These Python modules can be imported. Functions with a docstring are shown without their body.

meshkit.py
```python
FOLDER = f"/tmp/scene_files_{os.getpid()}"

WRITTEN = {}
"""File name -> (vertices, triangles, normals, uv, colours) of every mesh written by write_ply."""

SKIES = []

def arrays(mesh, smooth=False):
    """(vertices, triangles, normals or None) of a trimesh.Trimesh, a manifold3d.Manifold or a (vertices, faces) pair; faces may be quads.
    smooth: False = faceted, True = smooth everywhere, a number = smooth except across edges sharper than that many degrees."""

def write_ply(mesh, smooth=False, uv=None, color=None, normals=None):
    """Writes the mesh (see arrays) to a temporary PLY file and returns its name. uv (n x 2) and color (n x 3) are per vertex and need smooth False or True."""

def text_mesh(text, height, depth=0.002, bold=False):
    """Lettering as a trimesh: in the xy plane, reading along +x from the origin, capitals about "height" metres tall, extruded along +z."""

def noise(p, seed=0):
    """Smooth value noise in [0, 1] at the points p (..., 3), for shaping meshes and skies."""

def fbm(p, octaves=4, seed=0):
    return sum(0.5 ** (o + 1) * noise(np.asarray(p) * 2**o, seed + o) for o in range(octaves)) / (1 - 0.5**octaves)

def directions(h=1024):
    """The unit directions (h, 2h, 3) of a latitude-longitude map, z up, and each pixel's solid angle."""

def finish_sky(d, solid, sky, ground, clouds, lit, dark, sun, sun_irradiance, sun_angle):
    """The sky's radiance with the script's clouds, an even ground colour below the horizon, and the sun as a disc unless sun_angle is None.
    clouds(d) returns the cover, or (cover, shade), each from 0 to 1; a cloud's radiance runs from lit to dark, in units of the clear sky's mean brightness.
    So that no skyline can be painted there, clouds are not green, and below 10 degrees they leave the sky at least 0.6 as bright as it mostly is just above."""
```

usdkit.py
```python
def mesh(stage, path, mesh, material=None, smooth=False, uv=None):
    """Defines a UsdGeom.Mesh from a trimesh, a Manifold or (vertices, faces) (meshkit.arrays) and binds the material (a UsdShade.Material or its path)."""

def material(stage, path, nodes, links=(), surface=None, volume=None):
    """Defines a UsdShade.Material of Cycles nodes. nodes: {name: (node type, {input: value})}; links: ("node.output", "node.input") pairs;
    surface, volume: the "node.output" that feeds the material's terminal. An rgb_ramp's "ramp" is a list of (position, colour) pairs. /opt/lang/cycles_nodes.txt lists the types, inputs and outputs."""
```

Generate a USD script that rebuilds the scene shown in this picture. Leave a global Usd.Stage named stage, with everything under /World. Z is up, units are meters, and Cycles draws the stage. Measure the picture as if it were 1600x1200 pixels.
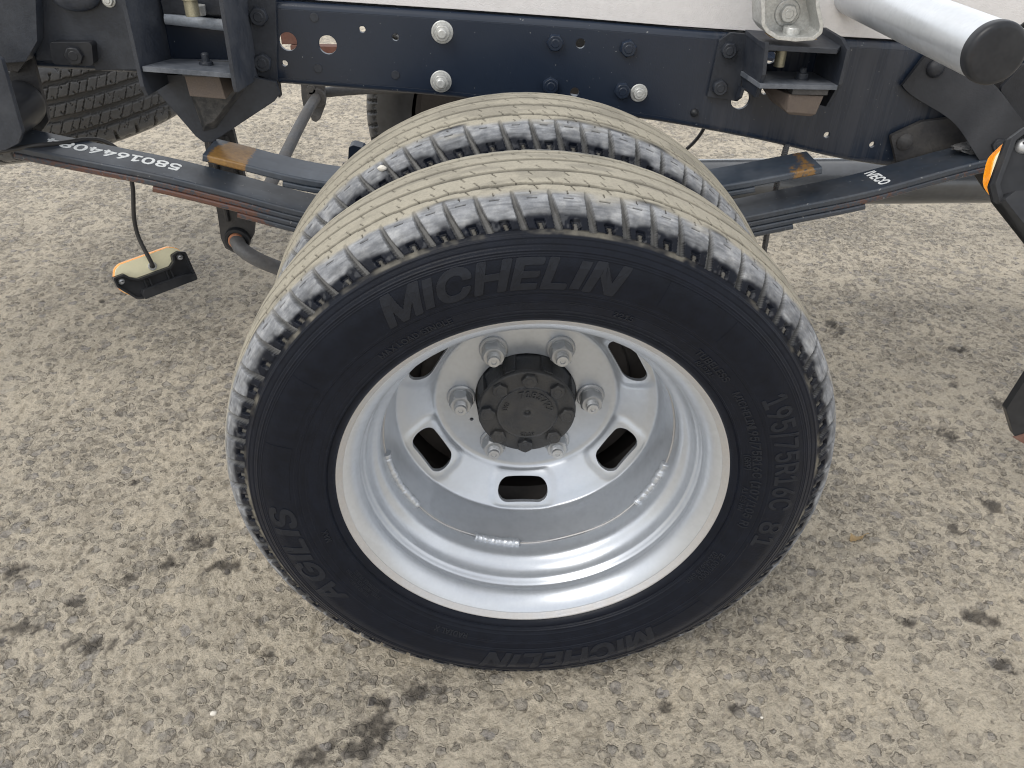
import math, random
import numpy as np, trimesh, manifold3d as m3, shapely
from shapely.geometry import Polygon, Point, LineString, box as sbox
from shapely import affinity
from scipy.spatial import cKDTree
from pxr import Usd, UsdGeom, UsdLux, UsdShade, Gf, Sdf, Vt
import usdkit, meshkit
from meshkit import noise, fbm, text_mesh

stage = Usd.Stage.CreateInMemory()
UsdGeom.SetStageUpAxis(stage, 'Z'); UsdGeom.SetStageMetersPerUnit(stage, 1.0)
UsdGeom.Xform.Define(stage, '/World'); UsdGeom.Scope.Define(stage, '/World/Looks')
PI = math.pi
# ------------------------------------------------------------------ camera
FPX, PITCH, YAW, ROLL = 1280.0, 0.6004, 0.0528, 0.0341        # lens length for a 1600 px wide picture
CAM = np.array([-0.0652, -0.6977, 0.9559])
cp, sp, cy, sy = math.cos(PITCH), math.sin(PITCH), math.cos(YAW), math.sin(YAW)
FWD = np.array([sy*cp, cy*cp, -sp]); R0 = np.array([cy, -sy, 0.0]); U0 = np.cross(R0, FWD)
RIGHT = math.cos(ROLL)*R0 + math.sin(ROLL)*U0; UP = -math.sin(ROLL)*R0 + math.cos(ROLL)*U0
cam = UsdGeom.Camera.Define(stage, '/World/camera')
cam.AddTransformOp().Set(Gf.Matrix4d(*RIGHT, 0, *UP, 0, *(-FWD), 0, *CAM, 1))
cam.CreateHorizontalApertureAttr(36.0); cam.CreateVerticalApertureAttr(27.0)
cam.CreateFocalLengthAttr(36.0*FPX/1600)
cam.CreateExposureAttr(0.77)
cam.CreateClippingRangeAttr(Gf.Vec2f(0.02, 500))
# ------------------------------------------------------------------ sky and sun
SUN_EL, SUN_AZ = math.radians(50), math.radians(228)       # azimuth = atan2(x, y) of the direction towards the sun
sd = np.array([math.sin(SUN_AZ)*math.cos(SUN_EL), math.cos(SUN_AZ)*math.cos(SUN_EL), math.sin(SUN_EL)])
skym = usdkit.material(stage, '/World/Looks/overcast_sky', {
    'sky': ('sky_texture', {'sky_type': 'single_scattering', 'sun_disc': False, 'sun_elevation': SUN_EL, 'sun_rotation': SUN_AZ}),
    'tc': ('texture_coordinate', {}),
    'n': ('noise_texture', {'scale': 2.2, 'detail': 6.0, 'roughness': 0.55}),
    'r': ('rgb_ramp', {'ramp': [(0.30, (0.55,)*3), (0.62, (1.0,)*3)]}),
    'cl': ('rgb_ramp', {'ramp': [(0.2, (4.6, 4.7, 4.95)), (0.8, (7.9, 7.8, 7.6))]}),
    'mx': ('mix_color', {}),
    'bg': ('background_shader', {'strength': 0.14})},
    [('tc.generated', 'n.vector'), ('n.fac', 'r.fac'), ('n.fac', 'cl.fac'), ('sky.color', 'mx.a'), ('cl.color', 'mx.b'), ('r.color', 'mx.fac'), ('mx.result', 'bg.color')],
    surface='bg.background')
dome = UsdLux.DomeLight.Define(stage, '/World/sky')
UsdShade.MaterialBindingAPI.Apply(dome.GetPrim()).Bind(skym)
sun = UsdLux.DistantLight.Define(stage, '/World/sun')
sun.CreateIntensityAttr(0.30); sun.CreateAngleAttr(30.0); sun.CreateColorAttr(Gf.Vec3f(1.0, 0.96, 0.9)); sun.CreateNormalizeAttr(True)
zz = sd; xx = np.cross([0, 0, 1.0], zz); xx /= np.linalg.norm(xx); yy = np.cross(zz, xx)
sun.AddTransformOp().Set(Gf.Matrix4d(*xx, 0, *yy, 0, *zz, 0, 0, 0, 5, 1))
for nm in ('sky', 'sun'):
    stage.GetPrimAtPath('/World/' + nm).SetCustomDataByKey('kind', 'structure')

def at(px, py, Y):
    "the point at depth y = Y that stands at pixel (px, py) of the 1600 px photograph: used for measuring parts off it"
    d = FWD + RIGHT*(px-800)/FPX - UP*(py-600)/FPX
    return CAM + d*(Y-CAM[1])/d[1]
def atz(px, py, Z):
    d = FWD + RIGHT*(px-800)/FPX - UP*(py-600)/FPX
    return CAM + d*(Z-CAM[2])/d[2]

# ------------------------------------------------------------------ prims
used = {}
def numbered(path):
    k = used.get(path, 0); used[path] = k+1
    return path if k == 0 else f'{path}_{k:03d}'
def xf(name, parent='/World', loc=None):
    p = numbered(f'{parent}/{name}'); x = UsdGeom.Xform.Define(stage, p)
    if loc is not None: x.AddTranslateOp().Set(Gf.Vec3d(*map(float, loc)))
    return p
def obj(name, mesh, mat, parent='/World', smooth=30, attrs=None):
    p = numbered(f'{parent}/{name}')
    m = usdkit.mesh(stage, p, mesh, mat, smooth=smooth)
    for k, v in (attrs or {}).items():
        UsdGeom.PrimvarsAPI(m).CreatePrimvar(k, Sdf.ValueTypeNames.FloatArray, 'vertex').Set(Vt.FloatArray.FromNumpy(np.asarray(v, np.float32)))
    return p
def tag(p, label=None, cat=None, group=None, kind=None):
    q = stage.GetPrimAtPath(p)
    for k, v in (('label', label), ('category', cat), ('group', group), ('kind', kind)):
        if v: q.SetCustomDataByKey(k, v)
    return p

# ------------------------------------------------------------------ mesh helpers
cat = lambda *ms: trimesh.util.concatenate([m for m in ms])
def T(m, mat): m = m.copy(); m.apply_transform(mat); return m
def shift(m, v): m = m.copy(); m.apply_translation(v); return m
def box(a, b):
    a, b = np.minimum(a, b), np.maximum(a, b)
    return shift(trimesh.creation.box(b-a), (a+b)/2)
def basis(xa, ya, za, o):
    M = np.eye(4); M[:3, 0], M[:3, 1], M[:3, 2], M[:3, 3] = xa, ya, za, o
    return M
def fix(m):
    if m.volume < 0: m.invert()
    return m
def extrude(poly, d):
    gs = getattr(poly, 'geoms', [poly])
    return cat(*[trimesh.creation.extrude_polygon(g, d, engine='earcut') for g in gs])
def prism_y(poly, y0, y1):
    "polygon in (x, z), extruded from y0 to y1"
    m = extrude(poly, abs(y1-y0)); v = m.vertices
    m.vertices = np.stack([v[:, 0], max(y0, y1)-v[:, 2], v[:, 1]], 1)
    return fix(m)
def prism_x(poly, x0, x1):
    m = extrude(poly, abs(x1-x0)); v = m.vertices
    m.vertices = np.stack([min(x0, x1)+v[:, 2], v[:, 0], v[:, 1]], 1)
    return fix(m)
def poly_at(px, Y): return Polygon([at(a, b, Y)[[0, 2]] for a, b in px])
def rnd(poly, r, q=6): return poly.buffer(-r, quad_segs=q).buffer(r, quad_segs=q)
def slab(pts, t):
    "a plate from a 3-D polygon, t thick along its normal"
    P = np.asarray(pts, float); c = P.mean(0)
    n = np.linalg.svd(P-c)[2][2]
    e1 = P[1]-P[0]; e1 -= n*(e1@n); e1 /= np.linalg.norm(e1); e2 = np.cross(n, e1)
    m = extrude(Polygon(np.stack([(P-c)@e1, (P-c)@e2], 1)), t)
    return T(shift(m, (0, 0, -t/2)), basis(e1, e2, n, c))
def hull(pts): return trimesh.Trimesh(np.asarray(pts, float)).convex_hull
def grid_faces(n, m, wrap_n=False, wrap_m=False):
    i = np.arange(n if wrap_n else n-1)[:, None]; j = np.arange(m if wrap_m else m-1)[None, :]
    a = i*m+j; b = ((i+1) % n)*m+j; c = ((i+1) % n)*m+(j+1) % m; d = i*m+(j+1) % m
    q = np.stack([a, b, c, d], -1).reshape(-1, 4)
    return np.vstack([q[:, [0, 1, 2]], q[:, [0, 2, 3]]])
def lathe(prof, n=96, closed=True, zc=0.0, xc=0.0):
    "profile of (r, y) turned about the y axis through (xc, zc)"
    p = np.asarray(prof, float); th = np.arange(n)/n*2*PI
    v = np.stack([xc+p[None, :, 0]*np.cos(th)[:, None], np.broadcast_to(p[None, :, 1], (n, len(p))), zc+p[None, :, 0]*np.sin(th)[:, None]], -1).reshape(-1, 3)
    f = grid_faces(n, len(p), True, closed)
    m = trimesh.Trimesh(v, f, process=False)
    if closed: fix(m)
    return m
def tube(pts, r, n=10, cap=True):
    P = np.asarray(pts, float); k = len(P); r = np.broadcast_to(r, (k,))
    tg = np.gradient(P, axis=0); tg /= np.linalg.norm(tg, axis=1, keepdims=True)
    u = np.cross(tg[0], [0.3, 0.2, 0.93]); u /= np.linalg.norm(u); rows = []
    for i in range(k):
        u = u-tg[i]*(u@tg[i]); u /= np.linalg.norm(u); w = np.cross(tg[i], u)
        a = np.arange(n)/n*2*PI
        rows.append(P[i]+r[i]*(np.cos(a)[:, None]*u+np.sin(a)[:, None]*w))
    v = np.vstack(rows); f = grid_faces(k, n, False, True)
    if cap:
        v = np.vstack([v, P[0], P[-1]]); a = np.arange(n); b = (a+1) % n
        f = np.vstack([f, np.stack([b*0+len(v)-2, a, b], 1), np.stack([b*0+len(v)-1, (k-1)*n+b, (k-1)*n+a], 1)])
    return fix(trimesh.Trimesh(v, f, process=False))
def spline(P, n=40):
    P = np.asarray(P, float); k = len(P); d = np.r_[0, np.cumsum(np.linalg.norm(np.diff(P, axis=0), axis=1))]
    from scipy.interpolate import CubicSpline
    return CubicSpline(d, P)(np.linspace(0, d[-1], n))
def cyl_along(p, d, r, h, n=24):
    d = np.asarray(d, float)/np.linalg.norm(d)
    m = trimesh.creation.cylinder(radius=r, height=h, sections=n); m.apply_translation((0, 0, h/2))
    a = np.cross(d, [0.31, 0.17, 0.93]); a /= np.linalg.norm(a)
    return T(m, basis(a, np.cross(d, a), d, p))
def hexprism(r, h, ch=0.12, spin=0.0, dome=0.0):
    "hexagon head standing on z = 0, corners chamfered at the top"
    a = np.arange(6)/6*2*PI+spin; pts = []
    for z, s in ((0, 1), (h*(1-ch*1.6), 1), (h, 1-ch)):
        k = 6 if z < h else 24
        b = a if k == 6 else np.arange(24)/24*2*PI
        pts.append(np.stack([r*s*np.cos(b)*(1 if k == 6 else .93), r*s*np.sin(b)*(1 if k == 6 else .93), b*0+z], 1))
    return hull(np.vstack(pts))
def bolt(p, d, r=0.0095, h=0.008, washer=0.0, stud=0.0, spin=0.3):
    "hex bolt head (or nut with stud) at p, standing along d"
    d = np.asarray(d, float)/np.linalg.norm(d); parts = []
    z = 0
    if washer:
        parts.append(lathe_z([(0, 0), (washer, 0), (washer, .0012), (washer*.94, .002), (0, .002)])); z = .002
    parts.append(shift(hexprism(r, h, spin=spin), (0, 0, z)))
    if stud:
        parts.append(shift(lathe_z([(0, 0), (r*.55, 0), (r*.55, stud-.0015), (r*.42, stud), (0, stud)]), (0, 0, z+h-.0005)))
    else:
        parts.append(shift(lathe_z([(0, 0), (r*.5, 0), (r*.46, .0007), (0, .0007)]), (0, 0, z+h-.0001)))
    m = cat(*parts)
    a = np.cross(d, [0.31, 0.17, 0.93]); a /= np.linalg.norm(a)
    return T(m, basis(a, np.cross(d, a), d, p))
def lathe_z(prof, n=28):
    p = np.asarray(prof, float); th = np.arange(n)/n*2*PI
    v = np.stack([p[None, :, 0]*np.cos(th)[:, None], p[None, :, 0]*np.sin(th)[:, None], np.broadcast_to(p[None, :, 1], (n, len(p)))], -1).reshape(-1, 3)
    return fix(trimesh.Trimesh(v, grid_faces(n, len(p), True, False), process=False))
def to_m3(m): return m3.Manifold(m3.Mesh(vert_properties=np.asarray(m.vertices, np.float32), tri_verts=np.asarray(m.faces, np.uint32)))
def sm(a, b, x): t = np.clip((x-a)/(b-a), 0, 1); return t*t*(3-2*t)

# ------------------------------------------------------------------ materials
def paint(name, col, rough=0.35, metallic=0.0, dust=0.25, dustcol=(0.20, 0.18, 0.155), bevel=0.0012, bump=0.0, bscale=300.0, spec=0.5, specks=0.0, var=0.25, scale=22.0, rust=None, coat=0.0):
    n = {'g': ('geometry', {}), 'n1': ('noise_texture', {'scale': scale, 'detail': 7.0, 'roughness': 0.65}),
         'n2': ('noise_texture', {'scale': scale*9, 'detail': 4.0, 'roughness': 0.6}),
         'd1': ('rgb_ramp', {'ramp': [(0.40, (0,)*3), (0.75, (dust,)*3)]}),
         'v1': ('rgb_ramp', {'ramp': [(0.25, tuple(c*(1-var) for c in col)), (0.75, tuple(c*(1+var) for c in col))]}),
         'mx': ('mix_color', {'b': dustcol}),
         'rr': ('map_range', {'from_min': 0.3, 'from_max': 0.7, 'to_min': rough*0.8, 'to_max': min(1, rough*1.3)}),
         'bv': ('bevel', {'samples': 4, 'radius': bevel}),
         'p': ('principled_bsdf', {'metallic': metallic, 'specular_ior_level': spec, 'coat_weight': coat, 'coat_roughness': 0.15})}
    l = [('g.position', 'n1.vector'), ('g.position', 'n2.vector'), ('n1.fac', 'd1.fac'), ('n2.fac', 'v1.fac'), ('v1.color', 'mx.a'), ('d1.color', 'mx.fac'), ('n1.fac', 'rr.value'), ('rr.result', 'p.roughness')]
    last = 'mx.result'
    if specks:
        n['ns'] = ('noise_texture', {'scale': 210.0, 'detail': 1.0}); n['rs'] = ('rgb_ramp', {'ramp': [(0.0, (0,)*3), (0.735, (0,)*3), (0.765, (specks,)*3)]})
        n['ms'] = ('mix_color', {'b': (0.45, 0.45, 0.43)})
        l += [('g.position', 'ns.vector'), ('ns.fac', 'rs.fac'), ('rs.color', 'ms.fac'), (last, 'ms.a')]; last = 'ms.result'
    if rust:
        n['ra'] = ('attribute', {'attribute': 'rust'}); n['rn'] = ('noise_texture', {'scale': 160.0, 'detail': 6.0, 'roughness': 0.7})
        n['rm'] = ('math', {'math_type': 'multiply_add', 'value2': 1.6, 'value3': -0.8}); n['rad'] = ('math', {'math_type': 'add'})
        n['rc'] = ('rgb_ramp', {'ramp': [(0.42, (0,)*3), (0.62, (1,)*3)]}); n['rcol'] = ('rgb_ramp', {'ramp': [(0.3, rust[0]), (0.7, rust[1])]})
        n['rmx'] = ('mix_color', {})
        l += [('g.position', 'rn.vector'), ('rn.fac', 'rm.value1'), ('rm.value', 'rad.value1'), ('ra.fac', 'rad.value2'), ('rad.value', 'rc.fac'), ('rn.fac', 'rcol.fac'), ('rc.color', 'rmx.fac'), (last, 'rmx.a'), ('rcol.color', 'rmx.b')]
        last = 'rmx.result'
    l.append((last, 'p.base_color'))
    if bump:
        n['nb'] = ('noise_texture', {'scale': bscale, 'detail': 3.0}); n['b'] = ('bump', {'strength': 1.0, 'distance': bump})
        l += [('g.position', 'nb.vector'), ('nb.fac', 'b.height'), ('bv.bevel', 'b.normal'), ('b.normal', 'p.normal')]
    else:
        l.append(('bv.bevel', 'p.normal'))
    return usdkit.material(stage, '/World/Looks/'+name, n, l, surface='p.BSDF')

M = {}
def frame_paint():
    n = {'g': ('geometry', {}), 'mp': ('mapping', {'scale': (85.0, 1.0, 3.0), 'rotation': (0.0, 0.10, 0.0)}), 's': ('noise_texture', {'scale': 1.0, 'detail': 5.0, 'roughness': 0.7}), 'sr': ('rgb_ramp', {'ramp': [(0.46, (0,)*3), (0.72, (0.38,)*3)]}),
         'x': ('separate_xyz', {}), 'xm': ('map_range', {'range_type': 'smoothstep', 'from_min': 0.22, 'from_max': 0.30}), 'f': ('math', {'math_type': 'multiply'}),
         'n1': ('noise_texture', {'scale': 9.0, 'detail': 7.0}), 'd': ('rgb_ramp', {'ramp': [(0.4, (0.0085, 0.0135, 0.0245)), (0.75, (0.0125, 0.018, 0.029))]}), 'm': ('mix_color', {'b': (0.075, 0.072, 0.075)}),
         'ns': ('noise_texture', {'scale': 240.0, 'detail': 1.0}), 'rs': ('rgb_ramp', {'ramp': [(0.0, (0,)*3), (0.745, (0,)*3), (0.775, (0.32,)*3)]}), 'ms': ('mix_color', {'b': (0.42, 0.42, 0.40)}),
         'nb': ('noise_texture', {'scale': 500.0, 'detail': 3.0}), 'bv': ('bevel', {'samples': 4, 'radius': 0.0012}), 'b': ('bump', {'strength': 1.0, 'distance': 0.00012}),
         'ro': ('map_range', {'from_max': 0.3, 'to_min': 0.27, 'to_max': 0.6}), 'p': ('principled_bsdf', {'specular_ior_level': 0.42})}
    l = [('g.position', 'mp.vector'), ('mp.vector', 's.vector'), ('s.fac', 'sr.fac'), ('g.position', 'x.vector'), ('x.x', 'xm.value'), ('sr.color', 'f.value1'), ('xm.result', 'f.value2'), ('g.position', 'n1.vector'), ('n1.fac', 'd.fac'), ('d.color', 'm.a'), ('f.value', 'm.fac'),
         ('g.position', 'ns.vector'), ('ns.fac', 'rs.fac'), ('rs.color', 'ms.fac'), ('m.result', 'ms.a'), ('ms.result', 'p.base_color'), ('f.value', 'ro.value'), ('ro.result', 'p.roughness'), ('g.position', 'nb.vector'), ('nb.fac', 'b.height'), ('bv.bevel', 'b.normal'), ('b.normal', 'p.normal')]
    return usdkit.material(stage, '/World/Looks/frame_paint', n, l, surface='p.BSDF')
M['frame'] = frame_paint()
M['bracket'] = paint('bracket_paint', (0.0125, 0.0155, 0.022), rough=0.48, spec=0.4, dust=0.32, dustcol=(0.075, 0.08, 0.09), bump=0.00025, bscale=420, scale=26)
M['dirty'] = paint('dirty_black', (0.016, 0.016, 0.018), rough=0.62, dust=0.6, dustcol=(0.09, 0.083, 0.075), bump=0.0006, bscale=260, scale=30)
RUST = ((0.20, 0.055, 0.018), (0.10, 0.035, 0.015))
M['spring'] = paint('spring_paint', (0.020, 0.027, 0.038), rough=0.42, dust=0.22, dustcol=(0.10, 0.085, 0.07), specks=0.25, rust=((0.115, 0.040, 0.022), (0.050, 0.026, 0.019)), scale=14)
M['springtop'] = paint('helper_spring_paint', (0.022, 0.030, 0.042), rough=0.38, dust=0.30, dustcol=(0.14, 0.15, 0.17), rust=((0.225, 0.125, 0.034), (0.12, 0.062, 0.02)), scale=14)
M['grey'] = paint('grey_steel', (0.062, 0.064, 0.068), rough=0.6, dust=0.5, dustcol=(0.15, 0.13, 0.11), bump=0.0003)
M['silver'] = paint('silver_wheel_paint', (0.43, 0.455, 0.49), rough=0.31, metallic=0.66, dust=0.10, dustcol=(0.42, 0.39, 0.35), var=0.03, bevel=0.0012, scale=12, bump=0.00006, bscale=900)
M['rimedge'] = paint('worn_rim_paint', (0.38, 0.38, 0.385), rough=0.46, metallic=0.6, dust=0.5, dustcol=(0.40, 0.37, 0.33), var=0.06, scale=40, bump=0.0003, bscale=260)
M['nut'] = paint('nut_paint', (0.41, 0.42, 0.43), rough=0.40, metallic=0.6, dust=0.3, dustcol=(0.30, 0.28, 0.26), var=0.05, bevel=0.0004)
M['hub'] = paint('hub_cap_black', (0.017, 0.019, 0.023), rough=0.5, dust=0.5, dustcol=(0.07, 0.064, 0.055), bump=0.0007, bscale=330, scale=34, bevel=0.001)
M['zinc'] = paint('zinc_plate', (0.44, 0.445, 0.43), rough=0.42, metallic=0.5, dust=0.45, dustcol=(0.30, 0.29, 0.26), bump=0.0003, bscale=200, scale=35)
M['zincyellow'] = paint('yellow_zinc', (0.70, 0.66, 0.46), rough=0.45, metallic=0.1, var=.04, dust=0.1, dustcol=(0.6, 0.58, 0.45), scale=40)
M['tube'] = paint('galvanised_tube', (0.56, 0.58, 0.60), rough=0.36, metallic=0.75, var=0.04, dust=0.12, dustcol=(0.42, 0.40, 0.36), scale=16)
M['platform'] = paint('silver_platform', (0.56, 0.545, 0.54), rough=0.55, metallic=0.15, dust=0.2, dustcol=(0.48, 0.46, 0.45), bump=0.0005, bscale=700, scale=10, var=0.06)
M['plastic'] = paint('black_plastic', (0.010, 0.011, 0.0135), spec=0.3, rough=0.42, dust=0.25, dustcol=(0.07, 0.07, 0.07), bevel=0.001)
M['cable'] = paint('cable_black', (0.010, 0.010, 0.011), rough=0.45, dust=0.1, bevel=0.0002)
M['rubberblock'] = paint('bump_rubber', (0.075, 0.058, 0.048), rough=0.75, dust=0.4, dustcol=(0.14, 0.115, 0.09), scale=60, bevel=0.002)
M['brown'] = paint('rust_brown', (0.115, 0.045, 0.030), rough=0.7, dust=0.3)
M['bush'] = paint('orange_bush', (0.33, 0.13, 0.06), rough=0.6, dust=0.3)
M['prop'] = paint('shaft_paint', (0.030, 0.034, 0.040), coat=0.6, rough=0.30, dust=0.25, dustcol=(0.12, 0.12, 0.12), scale=6)
M['hanger'] = paint('hanger_black', (0.0085, 0.0095, 0.0125), rough=0.5, spec=0.35, dust=0.3, dustcol=(0.05, 0.052, 0.058), bump=0.0002, bscale=420, scale=20)
M['shelf'] = paint('dusty_shelf_paint', (0.045, 0.053, 0.066), rough=0.55, dust=0.75, dustcol=(0.17, 0.18, 0.20), bump=0.0003, bscale=350, scale=30)
M['dullzinc'] = paint('dull_yellow_zinc', (0.30, 0.28, 0.20), rough=0.4, metallic=0.5, dust=0.4, dustcol=(0.22, 0.20, 0.16), scale=60)
M['palegrey'] = paint('lip_sky_sheen', (0.30, 0.33, 0.37), rough=0.5, dust=0.3)  # pale colour stands in for the sky reflected along the ledge
M['white'] = usdkit.material(stage, '/World/Looks/white_stencil', {'g': ('geometry', {}), 'n': ('noise_texture', {'scale': 260.0, 'detail': 3.0}), 'r': ('rgb_ramp', {'ramp': [(0.22, (0.35, 0.36, 0.37)), (0.42, (0.66, 0.68, 0.68))]}), 'p': ('principled_bsdf', {'roughness': 0.6})},
    [('g.position', 'n.vector'), ('n.fac', 'r.fac'), ('r.color', 'p.base_color')], surface='p.BSDF')
M['lens'] = usdkit.material(stage, '/World/Looks/amber_lens', {'p': ('principled_bsdf', {'base_color': (0.95, 0.26, 0.01), 'roughness': 0.18, 'subsurface_weight': 0.35, 'subsurface_scale': 0.01, 'subsurface_radius': (1.0, .4, .1), 'coat_weight': 0.4})}, surface='p.BSDF')
M['leaf'] = paint('dead_leaf', (0.22, 0.15, 0.07), rough=0.8, dust=0.4, dustcol=(0.32, 0.25, 0.14), scale=120, bevel=0.0001)
M['pebble'] = paint('pale_pebble', (0.55, 0.52, 0.46), rough=0.8, dust=0.2, scale=200, bevel=0.0001)
def rubber(name, base, dustcol, spec=0.5):
    return usdkit.material(stage, '/World/Looks/'+name, {
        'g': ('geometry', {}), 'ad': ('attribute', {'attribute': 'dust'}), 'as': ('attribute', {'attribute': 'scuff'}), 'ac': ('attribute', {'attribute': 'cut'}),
        'n1': ('noise_texture', {'scale': 60.0, 'detail': 8.0, 'roughness': 0.7}), 'n2': ('noise_texture', {'scale': 420.0, 'detail': 5.0, 'roughness': 0.65}),
        'base': ('rgb_ramp', {'ramp': [(0.3, tuple(c*.75 for c in base)), (0.7, tuple(c*1.35 for c in base))]}),
        'dc': ('rgb_ramp', {'ramp': [(0.28, tuple(c*.84 for c in dustcol)), (0.5, dustcol), (0.75, tuple(min(1, c*1.10) for c in dustcol))]}),
        'sc': ('rgb_ramp', {'ramp': [(0.30, (0.15, 0.157, 0.170)), (0.5, (0.225, 0.232, 0.243)), (0.70, (0.33, 0.333, 0.332))]}),
        'm1': ('mix_color', {}), 'm2': ('mix_color', {}), 'm3': ('mix_color', {'b': (0.02, 0.018, 0.015)}),  # last mix darkens sipes and grooves, painting in the shade of their depth
        'ro': ('map_range', {'to_min': 0.37, 'to_max': 0.9}), 'mxx': ('math', {'math_type': 'maximum'}),
        'b': ('bump', {'strength': 1.0, 'distance': 0.0004}),
        'p': ('principled_bsdf', {'specular_ior_level': spec})},
        [('g.position', 'n1.vector'), ('g.position', 'n2.vector'), ('n1.fac', 'base.fac'), ('n2.fac', 'dc.fac'), ('n1.fac', 'sc.fac'), ('base.color', 'm1.a'), ('sc.color', 'm1.b'), ('as.fac', 'm1.fac'),
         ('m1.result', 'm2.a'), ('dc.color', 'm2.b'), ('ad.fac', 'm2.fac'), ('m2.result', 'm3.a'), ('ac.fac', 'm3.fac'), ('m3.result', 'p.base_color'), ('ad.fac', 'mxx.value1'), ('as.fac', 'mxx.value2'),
         ('mxx.value', 'ro.value'), ('ro.result', 'p.roughness'), ('n2.fac', 'b.height'), ('b.normal', 'p.normal')], surface='p.BSDF')
M['tyre'] = rubber('tyre_rubber', (0.0040, 0.0053, 0.0092), (0.292, 0.270, 0.218), spec=0.13)
M['oldtyre'] = rubber('old_tyre_rubber', (0.030, 0.031, 0.033), (0.090, 0.086, 0.080), spec=0.5)

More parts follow.
